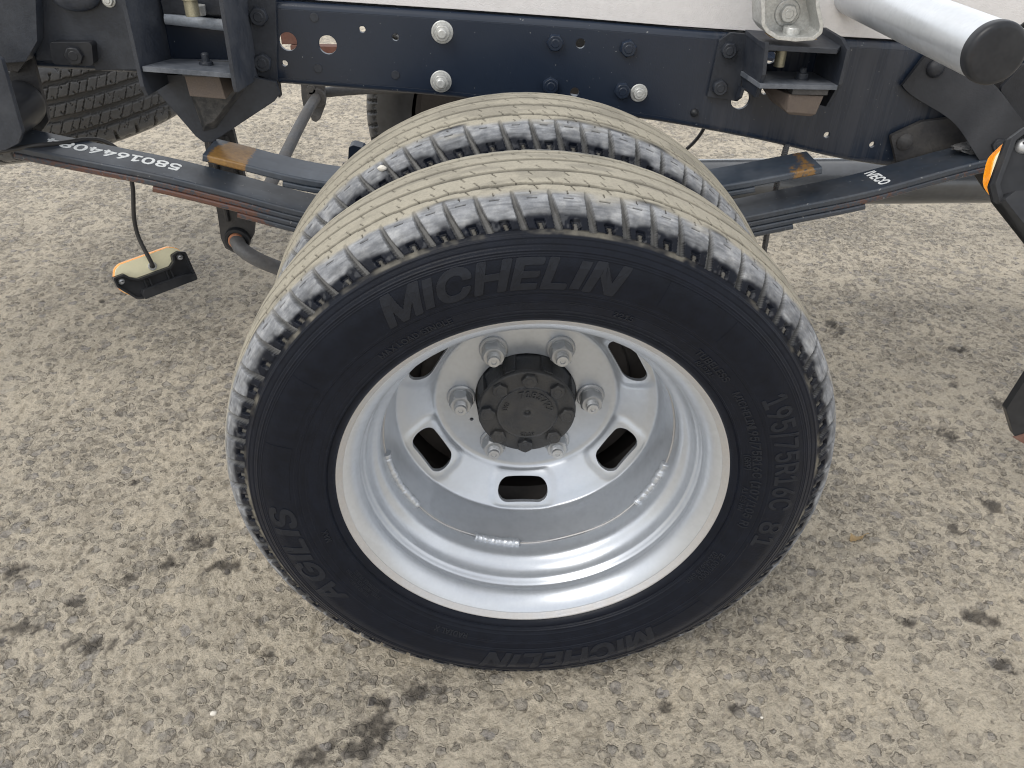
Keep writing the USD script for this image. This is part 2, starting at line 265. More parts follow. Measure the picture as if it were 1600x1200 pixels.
# ================================================================== ground
def build_ground():
    rng = np.random.default_rng(7)
    # rows get coarser with distance from the camera, so that each is about a pixel and a half
    ys = [-0.30]
    while ys[-1] < 3.4: ys.append(ys[-1] + 0.0021*max(1.0, 0.75+(ys[-1]+0.3)*1.7))
    ys = np.array([-60, -12, -3, -1.2, -.6, -.42] + ys + [3.6, 4.2, 6, 10, 25, 60])
    n = 880; u = np.linspace(-1, 1, n)
    half = np.clip(0.80+0.62*(ys+0.3), 0.80, 3.2)
    X = np.concatenate([np.full((len(ys), 1), -60.0), np.full((len(ys), 1), -8.0), u[None]*half[:, None]+0.02*ys[:, None].clip(-1, 4), np.full((len(ys), 1), 8.0), np.full((len(ys), 1), 60.0)], 1)
    Y = np.broadcast_to(ys[:, None], X.shape)
    P = np.stack([X, Y], -1).reshape(-1, 2)
    P3 = np.concatenate([P, np.zeros((len(P), 1))], 1)
    near = (np.abs(P[:, 0]) < 3.6) & (P[:, 1] > -.6) & (P[:, 1] < 4.2)
    big = fbm(P3*[5.5, 5.5, 1], 4, 5)[near]; mid = fbm(P3*[42, 42, 1], 3, 6)[near]; fine = fbm(P3*[190, 190, 1], 3, 8)[near]
    pits = sm(0.63, 0.74, fbm(P3*[75, 75, 1], 3, 12))[near]
    h = 0.0068*(mid-.5)+0.0052*(fine-.5)+0.005*(big-.5)-0.0020*pits
    Z = np.zeros(len(P)); Z[near] = h
    eg = np.zeros(len(P)); eg[near] = pits*.4*sm(.42, .62, big)
    # dark oily spots: places and sizes as they lie
    stain = np.zeros(len(P))
    spots = [(150, 1005, 42, 14), (205, 972, 26, 12), (200, 905, 22, 12), (25, 895, 30, 16), (36, 980, 34, 20), (118, 945, 20, 14), (262, 880, 18, 12), (305, 850, 36, 14), (345, 885, 30, 14), (210, 755, 12, 5), (5, 1005, 16, 12),
             (1545, 790, 22, 14), (1490, 825, 14, 8), (1525, 965, 34, 16), (1420, 972, 20, 10), (1480, 680, 22, 12), (1570, 630, 26, 9), (1560, 1040, 30, 14), (1305, 510, 14, 16), (1490, 545, 22, 7), (1495, 600, 16, 6), (590, 1128, 34, 46), (560, 1165, 40, 26), (655, 1085, 44, 20), (500, 1185, 44, 20),
             (1040, 1105, 20, 10), (1150, 1110, 16, 8), (1330, 1000, 16, 8), (160, 470, 6, 4), (95, 712, 16, 6), (1030, 232, 7, 3), (420, 1020, 12, 6)]
    nn = fbm(P3*[95, 95, 1], 4, 21)
    for a, b, rx, ry in spots:
        rx, ry = rx*.75, ry*.75
        c = atz(a, b, 0); ex = abs(atz(a+rx, b, 0)[0]-c[0]); ey = abs(atz(a, b-ry, 0)[1]-c[1])
        q = ((P[:, 0]-c[0])/ex)**2+((P[:, 1]-c[1])/ey)**2; k = q < 4
        stain[k] = np.maximum(stain[k], sm(1.35, 0.30, np.sqrt(q[k])+(nn[k]-.5)*3.0))
    Z -= 0.0012*stain
    v = np.concatenate([P, Z[:, None]], 1)
    f = grid_faces(len(ys), X.shape[1])[:, ::-1]
    p = obj('ground', trimesh.Trimesh(v, f, process=False), M['ground'], smooth=True, attrs={'edge': eg, 'stain': stain})
    tag(p, 'dusty worn concrete yard with grey stones showing through', None, None, 'structure')
def stones(k, scale, r0, r1, cover):
    "nodes of one size of stone in the paste: mask, edge and tone, named with the suffix k"
    n = {'v'+k: ('voronoi_texture', {'dimensions': '2D', 'feature': 'f1', 'scale': scale, 'randomness': 1.0}), 'sep'+k: ('separate_color', {}),
         'rad'+k: ('map_range', {'to_min': r0, 'to_max': r1}), 'e'+k: ('math', {'math_type': 'subtract'}),
         'cv'+k: ('math', {'math_type': 'multiply_add', 'value2': -cover}), 'sh'+k: ('map_range', {'range_type': 'smoothstep', 'from_min': -0.22, 'from_max': 0.16}),
         'm0'+k: ('map_range', {'range_type': 'smoothstep', 'from_min': -0.03, 'from_max': 0.10}), 'm'+k: ('math', {'math_type': 'multiply'}),
         'ab'+k: ('math', {'math_type': 'absolute'}), 'ed0'+k: ('map_range', {'range_type': 'smoothstep', 'from_min': 0.075, 'from_max': 0.0}), 'ed1'+k: ('math', {'math_type': 'multiply'}), 'rm0'+k: ('math', {'math_type': 'add', 'value2': 0.13}), 'rm1'+k: ('math', {'math_type': 'absolute'}), 'rm2'+k: ('map_range', {'range_type': 'smoothstep', 'from_min': 0.10, 'from_max': 0.0}), 'rm'+k: ('math', {'math_type': 'multiply'}), 'ed'+k: ('math', {'math_type': 'multiply'})}
    l = [('wv.vector', 'v%s.vector'), ('v%s.color', 'sep%s.color'), ('sep%s.r', 'rad%s.value'), ('rad%s.result', 'e%s.value1'), ('v%s.distance', 'e%s.value2'), ('big.result', 'cv%s.value1'), ('sep%s.g', 'cv%s.value3'), ('cv%s.value', 'sh%s.value'),
         ('e%s.value', 'm0%s.value'), ('m0%s.result', 'm%s.value1'), ('sh%s.result', 'm%s.value2'), ('e%s.value', 'ab%s.value1'), ('ab%s.value', 'ed0%s.value'), ('ed0%s.result', 'ed1%s.value1'), ('sh%s.result', 'ed1%s.value2'), ('e%s.value', 'rm0%s.value1'), ('rm0%s.value', 'rm1%s.value1'), ('rm1%s.value', 'rm2%s.value'), ('rm2%s.result', 'rm%s.value1'), ('sh%s.result', 'rm%s.value2'), ('ed1%s.value', 'ed%s.value1'), ('brk.result', 'ed%s.value2')]
    return n, [(a.replace('%s', k), b.replace('%s', k)) for a, b in l]
nA, lA = stones('A', 56.0, .20, .60, 0.64); nB, lB = stones('B', 118.0, .18, .56, 0.78)
M['ground'] = usdkit.material(stage, '/World/Looks/worn_concrete', {
    'g': ('geometry', {}), 'ed_': ('attribute', {'attribute': 'edge'}), 'sn': ('attribute', {'attribute': 'stain'}),
    'wn': ('noise_texture', {'scale': 75.0, 'detail': 4.0, 'roughness': 0.65}), 'wv': ('vector_math', {'math_type': 'multiply_add', 'vector2': (0.017, 0.017, 0.0)}),
    'n1': ('noise_texture', {'scale': 7.0, 'detail': 6.0, 'roughness': 0.6}), 'n2': ('noise_texture', {'scale': 300.0, 'detail': 8.0, 'roughness': 0.78}), 'n3': ('noise_texture', {'scale': 60.0, 'detail': 6.0, 'roughness': 0.7}), 'n4': ('noise_texture', {'scale': 130.0, 'detail': 4.0, 'roughness': 0.6}),
    'n5': ('noise_texture', {'scale': 2.4, 'detail': 4.0, 'roughness': 0.6}), 'nb5': ('math', {'math_type': 'multiply', 'value2': 0.62}), 'nbs': ('math', {'math_type': 'multiply_add', 'value2': 0.42}), 'big': ('map_range', {'range_type': 'smoothstep', 'from_min': 0.36, 'from_max': 0.62}), 'brk': ('map_range', {'range_type': 'smoothstep', 'from_min': 0.40, 'from_max': 0.58}),
    'mort': ('rgb_ramp', {'ramp': [(0.30, (0.425, 0.375, 0.297)), (0.5, (0.50, 0.445, 0.355)), (0.72, (0.55, 0.485, 0.38))]}),
    'mg': ('rgb_ramp', {'ramp': [(0.32, (0.50,)*3), (0.45, (0.93,)*3), (0.70, (1.22, 1.20, 1.17))]}), 'mm': ('mix_color', {'blend_type': 'multiply', 'fac': 1.0, 'use_clamp': False}),
    'sc': ('rgb_ramp', {'ramp': [(0.0, (0.255, 0.235, 0.197)), (0.25, (0.315, 0.283, 0.235)), (0.5, (0.27, 0.26, 0.247)), (0.72, (0.34, 0.305, 0.247)), (0.9, (0.235, 0.230, 0.238)), (1.0, (0.28, 0.256, 0.215))]}), 'scb': ('rgb_ramp', {'ramp': [(0.0, (0.22, 0.20, 0.17)), (0.5, (0.30, 0.265, 0.215)), (1.0, (0.34, 0.305, 0.25))]}),
    'sg': ('rgb_ramp', {'ramp': [(0.34, (0.42,)*3), (0.48, (0.92,)*3), (0.66, (1.42, 1.36, 1.25))]}), 'smA': ('mix_color', {'blend_type': 'multiply', 'fac': 1.0, 'use_clamp': False}), 
    'gn': ('rgb_ramp', {'ramp': [(0.46, (0.0,)*3), (0.70, (0.28,)*3)]}), 'gm': ('mix_color', {'b': (0.25, 0.225, 0.185)}),
    'fA': ('math', {'math_type': 'multiply', 'value2': 0.66}), 'fB': ('math', {'math_type': 'multiply', 'value2': 0.52}), 'm1': ('mix_color', {}), 'm2': ('mix_color', {}), 'rf': ('math', {'math_type': 'multiply', 'value2': 0.55}), 'mr': ('mix_color', {'b': (0.57, 0.51, 0.415)}), 'h0': ('math', {'math_type': 'multiply_add', 'value2': 0.25}),
    'emax': ('math', {'math_type': 'maximum'}), 'emax2': ('math', {'math_type': 'maximum'}), 'ef': ('math', {'math_type': 'multiply', 'value2': 0.62}), 'm3': ('mix_color', {'b': (0.085, 0.072, 0.056)}),
    'sf2': ('math', {'math_type': 'multiply', 'value2': 0.82}), 'm4': ('mix_color', {'b': (0.050, 0.043, 0.037)}),
    'h1': ('math', {'math_type': 'multiply_add', 'value2': 0.35}), 'h2': ('math', {'math_type': 'multiply_add', 'value2': -0.55}), 'h3': ('math', {'math_type': 'multiply_add', 'value2': 0.9}), 'h4': ('math', {'math_type': 'multiply', 'value2': 0.8}),
    'b': ('bump', {'strength': 1.0, 'distance': 0.0068}),
    'p': ('principled_bsdf', {'roughness': 0.8, 'specular_ior_level': 0.35}), **nA, **nB},
    [('g.position', 'wn.vector'), ('wn.color', 'wv.vector1'), ('g.position', 'wv.vector3')]+[('g.position', x+'.vector') for x in ('n1', 'n2', 'n3', 'n4')]+lA+lB+
    [('g.position', 'n5.vector'), ('n5.fac', 'nb5.value1'), ('n1.fac', 'nbs.value1'), ('nb5.value', 'nbs.value3'), ('nbs.value', 'big.value'), ('n3.fac', 'brk.value'), ('n1.fac', 'mort.fac'), ('n2.fac', 'mg.fac'), ('mort.color', 'gm.a'), ('n3.fac', 'gn.fac'), ('gn.color', 'gm.fac'), ('gm.result', 'mm.a'), ('mg.color', 'mm.b'),
     ('sepA.b', 'sc.fac'), ('n4.fac', 'sg.fac'), ('sc.color', 'smA.a'), ('sg.color', 'smA.b'), ('sepB.b', 'scb.fac'),
     ('mB.value', 'fB.value1'), ('fB.value', 'm1.fac'), ('rmA.value', 'rf.value1'), ('rf.value', 'mr.fac'), ('mm.result', 'mr.a'), ('mr.result', 'm1.a'), ('scb.color', 'm1.b'), ('mA.value', 'fA.value1'), ('fA.value', 'm2.fac'), ('m1.result', 'm2.a'), ('smA.result', 'm2.b'),
     ('edA.value', 'emax.value1'), ('edB.value', 'emax.value2'), ('emax.value', 'emax2.value1'), ('ed_.fac', 'emax2.value2'), ('emax2.value', 'ef.value1'), ('ef.value', 'm3.fac'), ('m2.result', 'm3.a'), ('sn.fac', 'sf2.value1'), ('sf2.value', 'm4.fac'), ('m3.result', 'm4.a'), ('m4.result', 'p.base_color'),
     ('n4.fac', 'h4.value1'), ('h4.value', 'h3.value3'), ('n2.fac', 'h3.value1'), ('h3.value', 'h2.value3'), ('emax.value', 'h2.value1'), ('h2.value', 'h1.value3'), ('mA.value', 'h1.value1'), ('rmA.value', 'h0.value1'), ('h1.value', 'h0.value3'), ('h0.value', 'b.height'), ('b.normal', 'p.normal')], surface='p.BSDF')
build_ground()

# ================================================================== truck
truck = xf('truck', loc=(0, 0, 0))
tag(truck, 'black truck chassis with silver twin rear wheel and leaf springs on dusty concrete', 'truck')
ZC = 0.335                                                      # axle height

# ---- tyre
HALF = [(.2190, .0075), (.2200, -.0010), (.2225, -.0062), (.2262, -.0090), (.2290, -.0096), (.2312, -.0106), (.240, -.0150), (.255, -.0198), (.270, -.0222), (.284, -.0224), (.297, -.0196), (.308, -.0146), (.3185, -.0085), (.327, -.0036), (.3350, .0020), (.3405, .0090), (.3445, .0180), (.3475, .0400), (.3492, .0580), (.3495, .0750)]
def tyre_profile(counts):
    "dense (r, y) rows from crown to bead at the front (s > 0) and back, with s the arc length from the crown"
    from scipy.interpolate import PchipInterpolator
    H = np.array(HALF[::-1]); d = np.r_[0, np.cumsum(np.linalg.norm(np.diff(H, axis=0), axis=1))]
    S = counts
    fr, fy = PchipInterpolator(d, H[:, 0]), PchipInterpolator(d, H[:, 1])
    a = np.abs(S).clip(0, d[-1]); r, y = fr(a), fy(a)
    y = np.where(S < 0, .150-y, y)
    t = np.stack([np.gradient(r, S), np.gradient(y, S)], 1); t /= np.linalg.norm(t, axis=1, keepdims=True)
    nrm = np.stack([-t[:, 1], t[:, 0]], 1)                       # outward
    k = np.argmin(np.abs(S))
    if nrm[k, 0] < 0: nrm = -nrm
    return r, y, nrm, d[-1]
RSH = .345
def make_tyre(nth, S, seed, spin=0.0, dusty=1.0, worn=1.0, winter=False, gw=1.0):
    rng = np.random.default_rng(seed)
    r, y, nrm, smax = tyre_profile(S)
    th = np.arange(nth)/nth*2*PI
    nb = 64
    seq = np.array([1.0, 1.0, .86, .86, 1.0, 1.18, 1.18, 1.0, .86, 1.0, 1.18, 1.0, .86, .86, 1.0, 1.0])
    L = np.tile(seq, 4); cum = np.r_[0, np.cumsum(L)]/L.sum()*2*PI
    blen = np.diff(cum)*RSH
    TH, SS = np.meshgrid(th, S, indexing='ij')
    A = np.abs(SS)
    def phase(theta):
        t = np.mod(theta+spin, 2*PI); k = np.clip(np.searchsorted(cum, t, 'right')-1, 0, nb-1)
        return k, (t-cum[k])/(cum[k+1]-cum[k]), blen[k]
    P3 = np.stack([RSH*np.cos(TH)*60, SS*60, RSH*np.sin(TH)*60], -1)
    nz = fbm(P3, 3, seed); nz2 = fbm(P3*[.35, 1.2, .35]+7, 4, seed+1); nz3 = fbm(P3*3.1, 2, seed+2)
    front = SS > 0
    # shoulder slots between the blocks, leaning and widening towards the sidewall
    q = np.clip((A-.056)/.040, 0, 1)
    lean = np.where(front, 1, -1)*(.0105*q-.001*np.sin(q*PI))+np.where(front, 0, .013)
    k, u, bl = phase(TH+lean/RSH)
    dist = np.minimum(u, 1-u)*bl
    w = np.where((A > .0555) & (A < .0958), .0007+.0029*np.sqrt(q), -1)
    slot = sm(0.0, 1.0, (w-dist)/.0009+.5)*(w > 0)
    depth = slot*(.0018+.0062*sm(0, .45, q))
    # square notch low in each block with a nub inside it
    un = np.abs(u-.5)*bl
    notch = ((un < .0046) & (A > .0862) & (A < .0955))*1.0; nub = ((un < .0020) & (A > .0892) & (A < .0955))*1.0
    depth = depth+np.where(slot < .2, (notch-.65*nub)*.0030, 0)
    foot = sm(.0945, .0962, A)*sm(.1010, .0990, A)
    depth = depth+foot*.0010
    # circumferential grooves, stepping a little from block to block
    k2, u2, bl2 = phase(TH+SS*.35/RSH)
    groove = np.zeros_like(SS); gd = np.zeros_like(SS)
    for g, hw, stp in ((.0435, .0020*gw, .0016), (.0145, .0026*gw, .0006), (-.0145, .0026*gw, .0006), (-.0435, .0022*gw, .0016)):
        c = g+stp*(u2-.5)*np.sign(g)
        gg = sm(0, 1, (hw-np.abs(SS-c))/.0007+.5); groove = np.maximum(groove, gg)
    depth = np.maximum(depth, groove*.0050)
    # sipes: thin cuts across the ribs
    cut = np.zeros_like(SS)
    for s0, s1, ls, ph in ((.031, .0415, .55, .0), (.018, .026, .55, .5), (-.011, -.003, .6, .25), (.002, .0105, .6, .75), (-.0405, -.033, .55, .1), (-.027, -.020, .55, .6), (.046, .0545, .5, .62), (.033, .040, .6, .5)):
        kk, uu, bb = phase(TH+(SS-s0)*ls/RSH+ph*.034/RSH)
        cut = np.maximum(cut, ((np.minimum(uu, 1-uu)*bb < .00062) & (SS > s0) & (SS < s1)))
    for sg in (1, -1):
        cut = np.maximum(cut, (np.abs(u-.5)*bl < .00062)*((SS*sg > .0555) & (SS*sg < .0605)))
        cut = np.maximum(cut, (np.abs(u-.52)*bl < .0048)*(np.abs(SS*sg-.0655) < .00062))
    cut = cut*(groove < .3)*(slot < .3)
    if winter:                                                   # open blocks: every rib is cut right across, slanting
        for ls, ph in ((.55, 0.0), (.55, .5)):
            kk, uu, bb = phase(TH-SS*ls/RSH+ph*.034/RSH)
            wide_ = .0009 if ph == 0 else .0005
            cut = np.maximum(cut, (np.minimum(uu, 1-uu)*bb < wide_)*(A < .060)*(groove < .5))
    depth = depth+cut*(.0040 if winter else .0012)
    # worn and chipped block edges
    depth = depth+np.where(A < .090, (nz-.5)*.0009, (nz-.5)*.0004)*sm(.098, .094, A)
    # fine sidewall lines
    rr = np.broadcast_to(r, SS.shape); side = (A > .098)
    ring = np.zeros_like(SS)
    for rc, hw, hh in ((.3125, .0006, .0006), (.2995, .0004, .0004), (.2975, .0004, .0004), (.2505, .0004, .0004), (.2485, .0004, .0004), (.2385, .0004, .0003), (.3065, .0005, -.0006), (.3020, .0005, .0006), (.2625, .0006, .0005), (.2585, .0007, -.0007), (.2335, .0008, .0007), (.2296, .0007, -.0012)):
        ring += side*sm(hw*1.7, hw*.5, np.abs(rr-rc))*hh
    depth = depth-ring
    R_ = rr-depth*nrm[None, :, 0]; Y_ = np.broadcast_to(y, SS.shape)-depth*nrm[None, :, 1]
    # the loaded foot of the tyre flattens
    X = R_*np.cos(TH); Z = R_*np.sin(TH)
    floor = -ZC+.0005
    Z = np.where(Z < floor+.004, floor+.004-.004*np.tanh((floor+.004-Z)/.004*.9), Z)
    v = np.stack([X, Y_, Z], -1).reshape(-1, 3)
    f = grid_faces(nth, len(S), True, False)
    m = trimesh.Trimesh(v, f, process=False)
    tri = m.triangles[len(f)//4]; n0 = np.cross(tri[1]-tri[0], tri[2]-tri[0]); c0 = tri.mean(0)
    j = f[len(f)//4][0] % len(S)
    if n0[0]*c0[0]*nrm[j, 0]+n0[2]*c0[2]*nrm[j, 0]+n0[1]*nrm[j, 1]*.3 < 0: m.faces = f[:, ::-1]
    dust = sm(.064, .050, A+(nz2-.5)*.036)*(.84+.16*nz3)
    dust = dust*(1-.62*groove)
    dust = np.maximum(dust*(1-.5*slot), slot*.18)
    dust = dust*(1-.22*sm(.50, .66, nz2)*(A < .055))
    dust = np.maximum(dust, foot*.42*sm(.40, .66, nz2)*sm(.3, .6, nz)); dust = np.maximum(dust, notch*nub*.20)
    stk = fbm(np.stack([RSH*np.cos(TH)*90, SS*620+13, RSH*np.sin(TH)*90], -1), 4, seed+3)
    scuff = sm(.052, .060, A)*sm(.0855, .0795, A+(nz-.5)*.011)*(.55+.45*sm(.32, .66, stk*.65+nz2*.35))
    scuff = scuff*(1-sm(.068, .079, A)*.45*sm(.35, .6, nz))
    scuff = np.where(slot > .3, .30+.35*nz, scuff)
    scuff = np.maximum(scuff, sm(.60, .70, nz3)*.12*((A > .082) & (A < .095)))
    return m, dict(dust=(dust*dusty).ravel(), scuff=(scuff*worn).ravel(), cut=np.maximum(cut*.85, groove*.62).ravel()), (r, y)  # colour mask: depth shade painted into sipes, with dirt and shade in grooves
def rows(dense, front_side, back):
    return np.unique(np.round(np.concatenate([np.linspace(-.182, -.100, back), np.linspace(-.100, -.06, max(8, back//2)), np.linspace(-.06, -.035, 12), np.arange(-.035, .0962, dense), np.arange(.0962, .1015, dense*.8), np.linspace(.1015, .2035, front_side)]), 6))
def W(name): return xf(name, truck)
outer = W('outer_wheel'); tag(outer, 'silver steel outer rear wheel with dark dressed tyre')
ow_mesh, ow_at, _ = make_tyre(2500, rows(.00108, 170, 12), 3)
def up(m): return shift(m, (0, 0, ZC))
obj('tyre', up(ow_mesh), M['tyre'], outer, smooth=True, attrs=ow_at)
# ---- raised lettering of the sidewall
from scipy.interpolate import PchipInterpolator
_h = np.array(HALF[:17]); SIDE = PchipInterpolator(_h[1:, 0], _h[1:, 1])
def heavy(m, grow):
    "the same lettering with thicker strokes"
    v, n = m.vertices, m.face_normals; k = n[:, 2] > .9
    g = shapely.union_all([Polygon(v[f][:, :2]) for f in m.faces[k]]).buffer(grow, join_style='mitre').simplify(grow*.2)
    return extrude(g, .001)
def plain_text(s, h, depth, grow=0.0):
    "bold capitals set letter by letter, the I a plain bar"
    x, out = 0.0, []
    for ch in s:
        m = box((0, 0, 0), (h*.20+2*grow, h, depth)) if ch == 'I' else text_mesh(ch, h, depth, True)
        if grow and ch != 'I': m = heavy(m, grow)
        m = shift(m, (x-m.bounds[0][0], 0, 0)); out.append(m); x = m.bounds[1][0]+h*.10
    return cat(*out)
def arc_text(s, ang, r0, height, wide=1.0, depth=.0007, slant=0.0, bold=True, flip=False, name='lettering', grow=0.0):
    "raised lettering whose middle stands at the angle ang (degrees, anticlockwise from the right), feet towards the hub unless flip"
    m = plain_text(s, height, .001, grow) if grow else text_mesh(s, height, .001, bold)
    v = m.vertices.copy()
    m = trimesh.Trimesh(v, m.faces); 
    for _ in range(4):
        if m.edges_unique_length.max() < height*.5: break
        m = trimesh.Trimesh(*trimesh.remesh.subdivide_to_size(m.vertices, m.faces, height*.5, max_iter=8))
    v = m.vertices.copy(); v[:, 0] = (v[:, 0]-(v[:, 0].min()+v[:, 0].max())/2)*wide+slant*v[:, 1]
    rm = r0+height/2
    if flip: a = math.radians(ang)+v[:, 0]/rm; r = r0+height-v[:, 1]
    else: a = math.radians(ang)-v[:, 0]/rm; r = r0+v[:, 1]
    yy = SIDE(r)-np.where(v[:, 2] > .0005, depth, -.001)
    q = np.stack([r*np.cos(a), yy, ZC+r*np.sin(a)], 1)
    return obj(name, fix(trimesh.Trimesh(q, m.faces, process=False)), M['letter'], outer, smooth=False)
def arc_panel(a0, a1, r0, r1, depth=.0006, name='sidewall_panel'):
    "a flat raised panel on the sidewall"
    n = 40; a = np.radians(np.linspace(a0, a1, n)); rs = np.linspace(r0, r1, 8); top = []
    prof = [(r0, .001)]+[(x, -depth) for x in rs]+[(r1, .001)]
    v = np.array([[x*math.cos(t), SIDE(x)+o, ZC+x*math.sin(t)] for t in a for x, o in prof])
    obj(name, trimesh.Trimesh(v, grid_faces(n, len(prof)), process=False), M['tyre'], outer, smooth=25)
M['letter'] = paint('raised_rubber', (0.0066, 0.0082, 0.0125), rough=0.45, spec=0.2, dust=0.06, dustcol=(0.05, 0.05, 0.05), bevel=0.0004, bump=0.0002, bscale=500)
arc_text('MICHELIN', 100, .2665, .0285, wide=1.22, slant=.30, grow=.0010)
arc_text('MICHELIN', 283, .2665, .0280, wide=1.22, slant=.30, grow=.0010)
arc_text('AGILIS', 199, .2680, .0255, wide=1.40, slant=.30, grow=.0006)
arc_text('195/75R16C', 14, .2665, .0245, wide=.80)
arc_text('81', -11, .2655, .0250, wide=1.0)
arc_text('MAX LOAD SINGLE', 121, .2410, .0066, wide=1.0, depth=.0009)
arc_text('2215', 72, .2420, .0062, depth=.0009)
arc_text('TUBELESS', 46, .2440, .0075, depth=.0009)
arc_text('RADIAL', 46, .2355, .0055, depth=.0009)
arc_text('MICHELIN', 30, .2440, .0075, depth=.0009)
arc_text('195/75R16C (107/105 R)', 7, .2430, .0090, depth=.0009)
arc_text('(GRP)', 12, .2350, .0060, depth=.0009)
arc_text('A1 CS HN', -1, .2350, .0055, depth=.0009)
arc_text('E2 000/000', -27, .2430, .0062, depth=.0009)
arc_text('02345678 SWR', -29, .2360, .0055, depth=.0009)
arc_text('RADIAL X', 247, .2430, .0070, depth=.0009)
arc_text('TREAD PLIES', 215, .2480, .0040, depth=.0007); arc_text('STEEL AND POLYESTER', 215, .2425, .0040, depth=.0007); arc_text('SIDEWALL PLIES', 215, .2370, .0040, depth=.0007)
arc_text('MAX', 194, .2400, .0058, depth=.0009)
for a0, a1, r0, r1 in ((146, 161, .268, .2965), (164, 180, .268, .2965), (54, 67, .268, .2965), (36, 51, .268, .2965), (306, 322, .268, .2965)): arc_panel(a1, a0, r0, r1, .00035)
# ---- rim of the outer wheel
RIM = [(.1800, .0905), (.1782, .088), (.1778, .078), (.1784, .068), (.1812, .0625), (.1870, .0570), (.1905, .0520), (.1924, .0468), (.1934, .0415), (.1956, .0385), (.1974, .0352), (.1990, .0325), (.1988, .0272), (.1974, .0238), (.1986, .0185), (.2028, .0110), (.2085, .0050), (.2140, .0012), (.2180, -.0022), (.2205, -.0040), (.2228, -.0032), (.2236, .0000), (.2225, .0040), (.2150, .0080), (.2060, .0150), (.2040, .0300), (.2020, .0420), (.1960, .0550), (.1850, .0680), (.1835, .0880), (.1836, .1400), (.2040, .1480), (.2220, .1530), (.2210, .1560), (.2000, .1500), (.1800, .1420)]
def refine(prof, k=3, closed=False):
    P = np.array(prof); d = np.r_[0, np.cumsum(np.linalg.norm(np.diff(P, axis=0), axis=1))]
    s = np.concatenate([np.linspace(d[i], d[i+1], k, endpoint=False) for i in range(len(d)-1)]+[[d[-1]]])
    return np.stack([PchipInterpolator(d, P[:, 0])(s), PchipInterpolator(d, P[:, 1])(s)], 1)
obj('rim', lathe(refine(RIM[:18], 3).tolist()+[tuple(x) for x in refine(RIM[23:], 2)], 220, True, ZC), M['silver'], outer, smooth=40)
obj('rim_flange', lathe(refine(RIM[17:24], 4), 220, False, ZC), M['rimedge'], outer, smooth=True)
# ---- disc: dished plate with six windows
def make_disc():
    prof = refine([(.0665, .1800), (.0900, .1800), (.1120, .1800), (.1180, .1788), (.1240, .1740), (.1400, .1630), (.1560, .1520), (.1630, .1478), (.1675, .1445), (.1693, .1390), (.1706, .1300), (.1735, .1120), (.1762, .0960), (.1768, .0905)], 4)
    r, y = prof[:, 0], prof[:, 1]
    keep = np.r_[True, np.diff(r)+np.abs(np.diff(y)) > 1e-6]; r, y = r[keep], y[keep]
    t = np.stack([np.gradient(r), np.gradient(y)], 1); t /= np.linalg.norm(t, axis=1, keepdims=True); nr = np.stack([t[:, 1], -t[:, 0]], 1)
    nth = 360; th = np.arange(nth)/nth*2*PI
    TH, R = np.meshgrid(th, r, indexing='ij')
    off = np.zeros_like(R)
    for k in range(6):
        c = math.radians(30+60*k); da = (TH-c+PI) % (2*PI)-PI
        tx = R*np.sin(da); tr = R*np.cos(da)-.1415
        dd = np.sqrt(np.clip(np.abs(tx)-.026, 0, 1)**2+np.clip(np.abs(tr)-.007, 0, 1)**2)
        off += .0026*sm(.0235, .0105, dd)                        # pressed-out pad round each window
    off *= sm(.119, .126, R)*sm(.1690, .165, R)
    F = lambda o: np.stack([(R+nr[None, :, 0]*o)*np.cos(TH), y[None]+nr[None, :, 1]*o, (R+nr[None, :, 0]*o)*np.sin(TH)], -1).reshape(-1, 3)
    n, k = R.shape
    v = np.vstack([F(off), F(off-.0050)])
    fr = grid_faces(n, k, True, False); bk = fr[:, ::-1]+n*k
    i = np.arange(n); j = (i+1) % n
    def seam(c):
        a, b = i*k+c, j*k+c
        return np.vstack([np.stack([a, b, b+n*k], 1), np.stack([a, b+n*k, a+n*k], 1)])
    f = np.vstack([fr, bk, seam(0)[:, ::-1], seam(k-1)])
    m = fix(trimesh.Trimesh(v, f, process=True))
    mm = to_m3(m)
    for q in range(6):
        c = math.radians(30+60*q)
        s = sbox(-.0355, -.0150, .0355, .0150)
        s = Polygon([(-.0370, .0150), (.0370, .0150), (.0320, -.0150), (-.0320, -.0150)]).buffer(-.0142).buffer(.0142, quad_segs=10)
        e = extrude(s, .12); e = shift(e, (0, 0, -.06)); a = c
        e = T(e, basis([-math.sin(a), 0, math.cos(a)], [math.cos(a), 0, math.sin(a)], [0, 1, 0], [.1425*math.cos(a), .150, .1425*math.sin(a)]))
        mm = mm-to_m3(fix(e))
    h = at(737, 655, .18)
    mm = mm-to_m3(fix(cyl_along((h[0], .15, h[2]-ZC), (0, 1, 0), .0026, .06, 14)))
    return mm
obj('wheel_disc', T(trimesh.Trimesh(*[np.array(x) for x in (lambda q: (q.vert_properties[:, :3], q.tri_verts))(make_disc().to_mesh())], process=False), basis([1, 0, 0], [0, 1, 0], [0, 0, 1], [0, 0, ZC])), M['silver'], outer, smooth=32)
